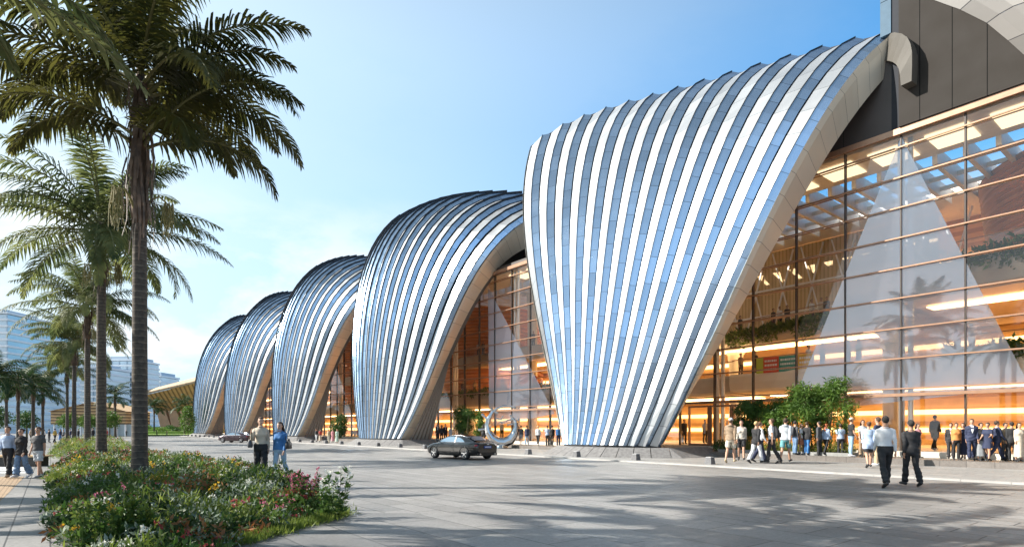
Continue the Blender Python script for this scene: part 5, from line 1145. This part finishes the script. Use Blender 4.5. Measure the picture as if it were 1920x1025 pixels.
    # shoes
    for i in (0, 1):
        h, kne, an, toe, heel = pts['leg', i]; q = MB(); dr = (toe-heel)/np.linalg.norm(toe-heel); up_ = np.array([0, 0, 1.])
        q.tube([sh(heel-dr*.025+up_*.012), sh(heel+dr*.04+up_*.022), sh((heel+toe)/2+up_*.020), sh(toe-dr*.02+up_*.006), sh(toe+dr*.035)], [(.030, .036), (.044, .052), (.048, .046), (.047, .034), (.028, .020)], 12, ax=(1, 0, 0)); q.tube([sh(an+np.array([0, -.012, -.05])), sh(an+(kne-an)*.10)], [.044, .045], 10) if bk != 'shorts' else None; q.build('shoe', cmat(PAL[shoes], .45), body, smooth=True)
    # hair
    hc, hk = hair; hmt = cmat(HAIRC.get(hc, PAL.get(hc, (.02, .02, .02))), .85, .5)
    q = MB()
    if hk == 'cap':
        q.ell(sh((0, .008, 1.685)), (.088, .105, .088), 0, 18, 12, keep=lambda p: p[2]-dz > 1.675); q.add([sh(p) for p in ((-.07, .085, 1.685), (.07, .085, 1.685), (.06, .175, 1.668), (0, .195, 1.665), (-.06, .175, 1.668))], [(0, 1, 2, 3, 4)]); q.build('cap', cmat(PAL.get(hc, PAL['white'])), body, smooth=True)
        q = MB(); q.ell(sh((0, -.012, 1.64)), (.081, .092, .075), 0, 14, 10, keep=lambda p: p[1] < .01 and p[2]-dz > 1.575); q.build('hair', cmat(HAIRC['brown'], .5), body, smooth=True)
    elif hk != 'bald':
        wav = lambda p: True
        q.ell(sh((0, -.004, 1.668)), (.0815, .101, .096), 0, 20, 14, keep=lambda p: (p[2]-dz > 1.70) or (p[1] < .035 and p[2]-dz > (1.585 if hk == 'short' else 1.55) and not (abs(p[0]) > .07 and p[1] > -.01 and p[2]-dz < 1.63 and hk == 'short')))
        if hk == 'long':
            rows_ = []
            for j in range(8):
                f = j/7; zc = 1.69-.34*f; wd = .088+.012*math.sin(PI*f)-.03*f*f; yb = -.045-.085*math.sin(min(1, f*1.2)*PI*.62); rows_.append([sh((wd*math.sin(a_)*1.02, yb+.045-.075*math.cos(a_)*(.9), zc+.01*math.sin(a_*5+j))) for a_ in np.linspace(-1.75, 1.75, 13)])
            q.grid(rows_)
        if hk == 'bun': q.ell(sh((0, -.115, 1.70)), (.042, .042, .042), 0, 10, 8)
        if hk == 'pony': q.tube([sh((0, -.10, 1.70)), sh((0, -.15, 1.64)), sh((0, -.13, 1.48))], [.025, .03, .012], 8)
        q.build('hair', hmt, body, smooth=True)
    if near or dep < 36:
        for sx in (-1, 1):
            q = MB()
            if 'sunglasses' in extra: q.ell(sh((sx*.032, .094, 1.642)), (.027, .012, .019), 0, 10, 6)
            else: q.ell(sh((sx*.030, .088, 1.640)), (.013, .010, .008), 0, 8, 6)
            q.build('sunglass_lens' if 'sunglasses' in extra else 'eye', cmat(PAL['black'], .25), body, smooth=True)
    if near:                                                                # five separate fingers, joined to the hand's own mesh
        bmx = bmesh.new(); bmx.from_mesh(me); mh = MB()
        for (wr, hd_, pal, sx) in hands:
            for j in range(4):
                o_ = pal+np.array([0, (j-1.5)*.019, 0])-hd_*.012; l = (.062, .072, .068, .052)[j]; c1 = o_+hd_*l*.5+np.array([-sx*.004, 0, 0]); c2 = o_+hd_*l*.95+np.array([-sx*.024, .004, 0]); mh.tube([sh(o_), sh(c1), sh(c2)], [.0095, .0088, .0065], 6)
            o_ = wr+hd_*.03+np.array([0, .030, 0]); mh.tube([sh(o_), sh(o_+hd_*.035+np.array([-sx*.006, .020, 0])), sh(o_+hd_*.062+np.array([-sx*.014, .022, 0]))], [.011, .0095, .007], 6)
        tmp = bpy.data.meshes.new('t'); tmp.from_pydata(mh.v, [], mh.f); bmx.from_mesh(tmp); bmx.to_mesh(me); bmx.free(); bpy.data.meshes.remove(tmp)
    body.location = (X, Y, z); body.rotation_euler = (0, 0, rz); body.scale = (k, k, k)
    tag(body, label, 'person', group)
    body_info[label] = (X, Y, z, rz, k, dz, hands)
    return body
body_info = {}
def carry(name, label, who, build, cat):                                   # a bag carried by someone: an object of its own, in the bearer's frame
    X, Y, z, rz, k, dz, hands = body_info[who]; t = thing(name, label, cat, (X, Y, z), rz, None, k); build(t, dz, hands); return t
def backpack(col):
    def f(t, dz, hands):
        m = MB(); P = []
        for (z_, w_, y0, y1) in ((.98, .11, -.14, -.22), (1.00, .15, -.135, -.28), (1.15, .165, -.135, -.30), (1.32, .15, -.135, -.26), (1.44, .10, -.12, -.18), (1.46, .06, -.11, -.14)):
            P.append([((y0+y1)/2*0+w_*math.copysign(abs(math.cos(a))**.6, math.cos(a)), (y0+y1)/2+(y0-y1)/2*math.copysign(abs(math.sin(a))**.6, math.sin(a)), z_+dz) for a in [2*PI*i/16 for i in range(16)]])
        m.grid(P, wrap=True); m.add(P[0], [tuple(range(16))]); m.add(P[-1], [tuple(range(15, -1, -1))]); m.build('pack', cmat(PAL[col]), t, smooth=True)
        m = MB(); m.box(-.11, .11, -.33, -.28, 1.02+dz, 1.2+dz); m.build('front_pocket', cmat(PAL[col]), t)
        for s in (-1, 1):
            m = MB(); m.tube([(s*.10, -.12, 1.42+dz), (s*.11, -.03, 1.485+dz), (s*.115, .11, 1.40+dz), (s*.13, .15, 1.22+dz), (s*.17, .02, 1.06+dz), (s*.14, -.13, 1.02+dz)], [(.022, .008)]*6, 6); m.build('strap', cmat(PAL[col]), t)
    return f
def shoulderbag(col, side, z0=.92, w_=.15, strap=True):
    def f(t, dz, hands):
        m = MB(); x = side*.27; P = []
        for (z_, a, b) in ((z0, .06, w_*.9), (z0+.03, .07, w_), (z0+.16, .06, w_*.9), (z0+.22, .03, w_*.72)):
            P.append([(x+a*math.copysign(abs(math.cos(q))**.6, math.cos(q)), b*math.copysign(abs(math.sin(q))**.6, math.sin(q)), z_+dz) for q in [2*PI*i/14 for i in range(14)]])
        m.grid(P, wrap=True); m.add(P[0], [tuple(range(14))]); m.add(P[-1], [tuple(range(13, -1, -1))]); m.build('bag_body', cmat(PAL[col], .4), t, smooth=True)
        m = MB(); m.tube([(x, -w_*.7, z0+.2+dz), (side*.22, -.06, 1.25+dz), (side*.15, 0, 1.475+dz), (side*.22, .07, 1.25+dz), (x, w_*.7, z0+.2+dz)], [.011]*5, 6); m.build('strap', cmat(PAL[col], .4), t)
    return f
GN = 'people walking on the plaza'; GW = 'people before the glass front'; GF = 'distant people along the hall'; GI = 'people inside the hall'; GL_ = 'distant people left of the road'
# the two men walking away at the right
person('man in white shirt and black trousers walking away, seen from behind', 1660, 913.5, 780, 14, ('white', 'tuck'), ('black', 'trousers'), ('black', 'short'), 'walk2', .30, near=True, group=GN, extra=('belt',), skin=1)
person('man in black suit walking away beside the man in the white shirt', 1708, 911.5, 788.5, 8, ('black', 'jacket'), ('black', 'trousers'), ('black', 'short'), 'walk', .20, near=True, group=GN, extra=('plain',), skin=1)
# the two women behind the bed
person('woman in cream knit top and wide black trousers, tall, walking towards the viewer', 489, 902, 783, 158, ('beige', 'tuck'), ('black', 'wide'), ('brown', 'bun'), 'walk', .18, True, 'white', near=True, group=GN, arms=[(-.15, .4, .12), (.5, 1.9, .25)], skin=2)
carry('handbag', 'dark leather handbag at the side of the woman in wide black trousers', 'woman in cream knit top and wide black trousers, tall, walking towards the viewer', shoulderbag('dgrey', 1), 'bag')
person('woman in blue denim shirt and light jeans with a dark bag', 525, 902, 791, 188, ('blue', 'long'), ('ldenim', 'slim'), ('dbrown', 'long'), 'walk2', .26, True, 'white', near=True, group=GN, arms=[(.10, .35, .10), (-.2, .3, .14)], skin=2)
carry('shoulder_bag', 'black shoulder bag of the woman in the blue denim shirt', 'woman in blue denim shirt and light jeans with a dark bag', shoulderbag('black', -1, .96, .13), 'bag')
# the three at the left edge
person('man in light blue shirt and black trousers at the left edge', 15, 896, 800, 172, ('lblue', 'tuck'), ('black', 'trousers'), ('dbrown', 'short'), 'walk', .2, shoes='brown', near=True, group=GN, extra=('belt',))
person('woman in blue jumpsuit with black cardigan and sunglasses', 40, 896, 804, 180, ('black', 'jacket'), ('denim', 'wide'), ('black', 'bun'), 'walk2', .18, True, 'white', near=True, group=GN, extra=('sunglasses', 'plain'), skin=2)
person('man in grey t-shirt and pale shorts with sunglasses', 72, 896.5, 801, 183, ('dgrey', 'tee'), ('lgrey', 'shorts'), ('brown', 'short'), 'walk', .16, shoes='grey', near=True, group=GN, extra=('sunglasses',))
# the group by the kerb
S5 = .05
person('man in brown overshirt, beige shorts and white cap', 1370, 867.5, 783.5, 35, ('brown', 'hoodie'), ('khaki', 'shorts'), ('white', 'cap'), 'walk2', .30, shoes='tan', near=True, z=S5, group=GW)
person('woman in white top and black shorts with a crossbody strap', 1390, 863, 787, 200, ('cream', 'long'), ('black', 'shorts'), ('dbrown', 'short'), 'walk', .34, True, near=True, z=S5, group=GW)
person('blond person in black jacket and white trousers', 1418, 868.5, 789.5, 60, ('black', 'jacket'), ('white', 'trousers'), ('blond', 'short'), 'walk2', .32, True, near=True, z=S5, group=GW, extra=('plain',))
person('person in dark flared jeans behind the one in white trousers', 1425, 866, 790, 90, ('white', 'long'), ('navy', 'wide'), ('brown', 'short'), 'walk', .36, z=S5, group=GW)
person('man in white t-shirt and black trousers with a black backpack', 1447, 868.5, 785, -55, ('white', 'tee'), ('black', 'trousers'), ('brown', 'short'), 'walk', .22, near=True, z=S5, group=GW)
carry('backpack', 'black backpack on the man in the white t-shirt', 'man in white t-shirt and black trousers with a black backpack', backpack('black'), 'bag')
person('young man in grey hoodie and blue shorts', 1473, 867, 783.5, 40, ('lgrey', 'hoodie'), ('teal', 'shorts'), ('dbrown', 'short'), 'walk2', .34, near=True, z=S5, group=GW)
person('man in jeans with a dark rucksack behind the grey hoodie', 1491, 856, 789, 80, ('dgrey', 'long'), ('denim', 'trousers'), ('black', 'short'), 'stand', z=S5, group=GW)
carry('backpack', 'dark grey rucksack on the man in jeans behind the grey hoodie', 'man in jeans with a dark rucksack behind the grey hoodie', backpack('dgrey'), 'bag')
PZ = .30
person('woman in white top with rust skirt before the bamboo', 1503, 846, 794, 150, ('white', 'tee'), ('rust', 'skirt'), ('brown', 'long'), 'stand', female=True, z=PZ, group=GW)
person('man in black jacket and blue jeans before the bamboo', 1513, 848, 790.5, 60, ('black', 'jacket'), ('blue', 'trousers'), ('brown', 'short'), 'stand', z=PZ, group=GW, extra=('plain',))
person('man in dark grey jacket and black trousers facing left', 1536, 848.5, 790, -40, ('dgrey', 'jacket'), ('black', 'trousers'), ('black', 'short'), 'stand', z=PZ, group=GW, extra=('plain',))
person('red haired woman in pale blue top and black leggings', 1549, 844, 799, 60, ('lblue', 'hoodie'), ('black', 'slim'), ('red', 'long'), 'walk', .3, True, z=PZ, group=GW)
person('person in light blue t-shirt and black trousers at the end of the bamboo', 1576, 849, 797.5, 20, ('lblue', 'tee'), ('black', 'trousers'), ('dbrown', 'short'), 'stand', z=PZ, group=GW)
person('man in black polo shirt and light jeans holding a cup', 1596, 866.5, 783, 95, ('black', 'tee'), ('ldenim', 'slim'), ('beige', 'cap'), 'stand', z=S5, near=True, group=GW, shoes='white', arms=[(.3, 1.5, .1), (.1, .3, .1)])
person('woman in grey top, dark trousers and sunglasses', 1618, 867.5, 787.5, 185, ('lgrey', 'tee'), ('brown', 'trousers'), ('black', 'long'), 'stand', female=True, z=S5, near=True, group=GW, extra=('sunglasses',), arms=[(.3, 1.6, .12), (.1, .3, .1)])
person('woman in oversized light blue shirt with bare legs', 1629, 876.5, 790.5, 20, ('lblue', 'shirtdress'), ('black', 'shorts'), ('brown', 'bun'), 'walk2', .26, True, near=True, z=S5, group=GW)
person('tall man in navy t-shirt behind the light blue shirt', 1646, 873, 782, -30, ('navy', 'tee'), ('tan', 'trousers'), ('brown', 'short'), 'stand', z=S5, group=GW, shoes='white')
person('woman in black hat and patterned blouse behind the black suit', 1721, 857, 795, 160, ('pink', 'tee'), ('brown', 'trousers'), ('black', 'long'), 'stand', female=True, z=PZ, group=GW)
person('man in black suit with red tie walking left', 1783, 860.5, 793, 215, ('black', 'jacket'), ('black', 'trousers'), ('black', 'short'), 'walk2', .28, z=PZ, near=True, group=GW, extra=('tie',))
person('woman in orange top behind the man with the red tie', 1793, 852, 794, 200, ('orange', 'long'), ('black', 'trousers'), ('dbrown', 'short'), 'stand', female=True, z=PZ, group=GW)
person('woman in navy dress with long hair beside the blue suit', 1806, 858, 796.5, 230, ('navy', 'long'), ('navy', 'longskirt'), ('black', 'long'), 'walk', .2, True, z=PZ, group=GW)
person('man in bright blue suit turned to the woman in navy', 1822, 861, 786, 210, ('navy', 'jacket'), ('navy', 'trousers'), ('dbrown', 'short'), 'walk2', .16, z=PZ, near=True, group=GW, extra=('shirtfront',))
person('woman in black top and pale skirt holding a black bag', 1839, 849, 794, 170, ('black', 'long'), ('grey', 'longskirt'), ('black', 'short'), 'stand', female=True, z=PZ, group=GW)
person('woman in dark blue dress leaning towards the group', 1852, 855, 794, 240, ('navy', 'tee'), ('navy', 'skirt'), ('black', 'bun'), 'walk', .2, True, z=PZ, group=GW, arms=[(.5, .9, .1), (.3, .6, .1)])
person('man in navy suit striding right with his back turned', 1869, 862.5, 787.5, 100, ('navy', 'jacket'), ('navy', 'trousers'), ('dbrown', 'short'), 'walk', .42, z=PZ, near=True, group=GW)
person('man in beige jacket by the glass at the right', 1885, 847, 794, 170, ('tan', 'jacket'), ('dgrey', 'trousers'), ('black', 'short'), 'stand', z=PZ, group=GW, extra=('shirtfront',))
person('man in black jacket at the right by the glass', 1897, 846.5, 791, 20, ('black', 'jacket'), ('black', 'trousers'), ('black', 'short'), 'stand', z=PZ, group=GW, extra=('plain',))
person('woman in beige dress rightmost by the glass', 1911, 846, 795, 190, ('beige', 'long'), ('beige', 'longskirt'), ('dbrown', 'long'), 'stand', female=True, z=PZ, group=GW)
# by the chrome sculpture
SC = 'people around the chrome sculpture'
person('woman in dark suit and white blouse behind the coupe bonnet', 820.6, 829, 794, 170, ('black', 'jacket'), ('black', 'trousers'), ('black', 'long'), 'stand', female=True, z=S5, group=SC, extra=('shirtfront',))
person('person with black hair half hidden behind the man in the suit', 828, 827, 796.5, 175, ('dgrey', 'long'), ('black', 'trousers'), ('black', 'long'), 'stand', female=True, z=S5, group=SC)
person('man in black suit and white shirt behind the coupe', 835, 827.5, 794.5, 165, ('black', 'jacket'), ('black', 'trousers'), ('black', 'short'), 'stand', z=S5, group=SC, extra=('tie',))
person('person in pale blue jacket facing away behind the coupe', 845, 826, 800.5, 15, ('lgrey', 'jacket'), ('grey', 'trousers'), ('black', 'short'), 'stand', z=S5, group=SC, extra=('plain',))
person('man in grey suit behind the coupe roof', 861.5, 825, 795.5, 120, ('dgrey', 'jacket'), ('dgrey', 'trousers'), ('dbrown', 'short'), 'stand', z=S5, group=SC)
person('red haired man in dark jacket behind the coupe roof', 869, 825, 795.5, 200, ('navy', 'jacket'), ('dgrey', 'trousers'), ('red', 'short'), 'stand', z=S5, group=SC, extra=('plain',))
person('person in long black coat standing against the chrome ring', 907, 830, 795, 10, ('black', 'coat'), ('black', 'trousers'), ('black', 'long'), 'stand', z=S5, group=SC, extra=('plain',))
person('person in plum shirt and grey shorts right of the chrome ring', 977, 836, 800, 10, ('dgrey', 'tee'), ('grey', 'shorts'), ('black', 'short'), 'walk', .15, z=S5, group=SC, shoes='white')
person('person in navy jacket and pale jeans right of the chrome ring', 988, 836, 799.5, 15, ('navy', 'jacket'), ('ldenim', 'trousers'), ('black', 'short'), 'walk2', .12, z=S5, group=SC, shoes='white', extra=('plain',))
person('man in white sweater and black trousers walking alone', 1009, 836, 800, 20, ('white', 'long'), ('black', 'trousers'), ('tan', 'short'), 'walk', .28, z=S5, group=SC, shoes='white')
person('man in light blue shirt and black trousers left of the large shell foot', 1026.5, 836.5, 799, 8, ('lblue', 'tee'), ('black', 'trousers'), ('black', 'short'), 'stand', z=S5, group=SC)
person('man dressed all in black left of the large shell foot', 1035, 833, 798, 15, ('black', 'long'), ('black', 'trousers'), ('black', 'short'), 'walk', .15, z=S5, group=SC)
person('person in blue top partly hidden by the large shell foot', 1047, 829, 800, 170, ('blue', 'long'), ('navy', 'trousers'), ('dbrown', 'short'), 'stand', z=S5, group=SC)
# farther along
for (lab, px, py, tpx, fc, tp_, bt_, hr, fem) in (
    ('person in black top and white trousers before the third shell', 593, 827.5, 803, 200, ('black', 'long'), ('white', 'trousers'), ('black', 'short'), False), ('woman in bright red top and beige skirt', 600.5, 828.5, 804, 160, ('red', 'tee'), ('beige', 'longskirt'), ('dbrown', 'long'), True),
    ('man in tan jacket left of the round tree', 616, 830, 804, 190, ('tan', 'long'), ('khaki', 'trousers'), ('brown', 'short'), False), ('woman in pink dress left of the round tree', 624, 829, 804, 170, ('pink', 'long'), ('pink', 'longskirt'), ('brown', 'long'), True),
    ('woman in pale green dress below the round tree', 632, 830.5, 804, 170, ('green', 'long'), ('green', 'longskirt'), ('blond', 'long'), True), ('person in black by the left side of the second shell foot', 660, 823, 803, 190, ('black', 'long'), ('black', 'trousers'), ('black', 'short'), False),
    ('person in grey beside the second shell foot', 665.5, 823, 803.5, 170, ('grey', 'long'), ('dgrey', 'trousers'), ('black', 'short'), False), ('person in rust top just left of the second shell foot', 670.5, 823, 803, 170, ('rust', 'long'), ('black', 'trousers'), ('dbrown', 'short'), False),
    ('person in dark clothes at the foot of the last shell', 377.5, 816.5, 804.5, 90, ('black', 'long'), ('black', 'trousers'), ('black', 'short'), False), ('person in rust coat between the last two shells', 407, 817, 804, 180, ('rust', 'coat'), ('black', 'trousers'), ('black', 'short'), False),
    ('person in orange jacket behind the plum saloon', 451, 818, 802, 180, ('orange', 'jacket'), ('brown', 'trousers'), ('dbrown', 'short'), False), ('second person in mustard coat behind the plum saloon', 457, 818, 802.5, 160, ('mustard', 'coat'), ('brown', 'trousers'), ('black', 'short'), False),
    ('person in black beside the third shell foot, between the two women', 505, 820, 803, 180, ('black', 'long'), ('black', 'trousers'), ('black', 'short'), False)):
    person(lab, px, py, tpx, fc, tp_, bt_, hr, 'walk' if len(lab) % 2 else 'stand', .2, fem, z=S5 if px > 480 else 0, group=GF, vox=.036)
for (lab, px, py, tpx, fc, tp_, bt_, hr, fem) in (
    ('person in mustard shirt and dark trousers left of the fourth palm', 103, 829.5, 803, 10, ('mustard', 'long'), ('black', 'trousers'), ('black', 'short'), False), ('person in black walking behind the three at the left', 92, 829, 804, 20, ('black', 'long'), ('dgrey', 'trousers'), ('black', 'short'), False),
    ('person in blue dress beside the mustard shirt', 113, 827, 804, 180, ('navy', 'long'), ('blue', 'longskirt'), ('black', 'long'), True), ('person in grey top behind the blue dress', 119, 826, 805, 170, ('grey', 'long'), ('black', 'trousers'), ('brown', 'short'), False),
    ('person in black coat between the third and second palm trunks', 174, 826, 802, 180, ('black', 'coat'), ('black', 'trousers'), ('black', 'short'), False), ('person in red top right of the second palm trunk', 201, 824, 804, 90, ('red', 'long'), ('black', 'trousers'), ('black', 'short'), False),
    ('person in dark jacket alone before the lawn', 237, 818, 805, 180, ('dgrey', 'jacket'), ('black', 'trousers'), ('black', 'short'), False), ('person in black on the lawn edge left of the last shell', 294, 817, 805.5, 90, ('black', 'long'), ('black', 'trousers'), ('black', 'short'), False),
    ('person in brown on the lawn edge left of the last shell', 313, 817, 806, -90, ('brown', 'long'), ('dgrey', 'trousers'), ('black', 'short'), False), ('person in dark blue under the fourth palm', 132, 824, 804, 190, ('navy', 'long'), ('navy', 'trousers'), ('black', 'short'), False),
    ('person in black under the fourth palm, right', 147, 823, 804, 170, ('black', 'long'), ('black', 'trousers'), ('black', 'short'), False), ('person in brown jacket far behind the man in the grey t-shirt', 58, 826, 804, 180, ('brown', 'jacket'), ('black', 'trousers'), ('black', 'short'), False),
    ('person in white shirt far behind the woman in the jumpsuit', 83, 826, 805, 10, ('white', 'long'), ('black', 'trousers'), ('black', 'short'), False)):
    person(lab, px, py, tpx, fc, tp_, bt_, hr, 'walk' if len(lab) % 2 else 'stand', .2, fem, group=GL_, vox=.036)
# inside, seen through the glass: depth chosen so that the feet stand on floor or gallery
def inside_p(lab, px, Y, z, hm, fc, tp_, bt_, hr=('black', 'short'), fem=False, pose='stand'):
    X, dd = yp(px, Y); py = HOR-(z-EYE)*FOC/dd
    person(lab, px, py, 0, fc, tp_, bt_, hr, pose, .25, fem, d=dd, hm=hm, group=GI, vox=.036)
def by(poly, px):                                                            # gallery edge under a photo column
    best = None
    for (x, y) in poly:
        t = (RX*x+RY*y)/(FX*x+FY*y); e_ = abs(960+FOC*t-px)
        if best is None or e_ < best[0]: best = (e_, y)
    return best[1]
inside_p('person in dark coat walking inside behind the glass, left of the red tie', 1753, 33.2, .55, 1.68, 70, ('dgrey', 'coat'), ('black', 'trousers'), pose='walk')
for (lab, px, c) in (('leftmost person leaning on the upper gallery rail', 1388, 'dgrey'), ('person in black at the upper gallery rail, first of a group of three', 1450, 'black'), ('person in white at the upper gallery rail, middle of the group of three', 1462, 'white'), ('person in black at the upper gallery rail, last of the group of three', 1476, 'black'),
                     ('person in white on the upper gallery, left of the close pair', 1522, 'white'), ('person in cream of the close pair on the upper gallery', 1540, 'cream'), ('person in black of the close pair on the upper gallery', 1550, 'black'), ('person in dark blue behind the bright reflection on the upper gallery', 1593, 'navy'), ('rightmost person on the upper gallery, behind the bright reflection', 1608, 'denim')):
    inside_p(lab, px, by(B_UP, px)+.75, 8.3, 1.6, 150+px % 60, (c, 'long'), ('black', 'trousers'), fem=px % 2 == 0)
for (lab, px, Y, c, hc) in (('person in brown standing on the lower gallery left of the banner', 1389, 36.8, 'brown', 'black'), ('blond person in black just left of the banner', 1416, 36.4, 'black', 'blond'), ('person in white walking on the lower gallery right of the banner', 1516, 36.4, 'white', 'black'), ('person in grey on the lower gallery behind the reflection, left', 1542, 36.4, 'grey', 'black'), ('person in navy on the lower gallery behind the reflection, middle', 1590, 36.2, 'navy', 'black'), ('person in teal on the lower gallery behind the reflection, right', 1610, 36.2, 'teal', 'black'), ('person in red on the lower gallery among plants at the right', 1795, 35.2, 'red', 'brown'), ('person in pale top on the lower gallery among plants, far right', 1822, 35.2, 'white', 'black')):
    inside_p(lab, px, Y, 5.0, 1.7, 160, (c, 'long'), ('black', 'trousers'), (hc, 'short'))
for (lab, px, Y, z, c) in (('person in black on the upper gallery of the second bay, left', 880, 37.3, 9.5, 'black'), ('person in white on the upper gallery of the second bay', 897, 37.3, 9.5, 'white'), ('person in dark grey on the upper gallery of the second bay', 906, 37.3, 9.5, 'dgrey'), ('person in navy behind the reflection in the second bay', 936, 37.3, 9.5, 'navy'), ('lone person in black at the right of the second bay', 1000, 37.3, 9.5, 'black'),
                           ('seated looking person in black on the lower gallery of the second bay, left', 868, 35.4, 5.1, 'black'), ('person in brown on the lower gallery of the second bay', 890, 35.4, 5.1, 'brown'), ('person in grey on the lower gallery of the second bay, middle', 942, 35.4, 5.1, 'grey'), ('person in red on the lower gallery of the second bay, right', 1003, 35.4, 5.1, 'red')):
    inside_p(lab, px, Y, z, 1.65, 170, (c, 'long'), ('black', 'trousers'))
for (lab, px, Y, c) in (('person in white inside the doors beside the near shell', 1283, 34, 'black'), ('person in cream inside behind the doors', 1322, 37, 'cream'), ('person in black inside left of the bamboo', 1352, 34, 'black'), ('person in white seated behind the chrome ring', 941, 34, 'white')):
    if px == 1283: lab = 'person in black inside the doors beside the near shell'
    if px == 941: lab = 'person in white inside the glass behind the chrome ring'
    inside_p(lab, px, Y, .55, 1.68, 170, (c, 'long'), ('black', 'trousers'))
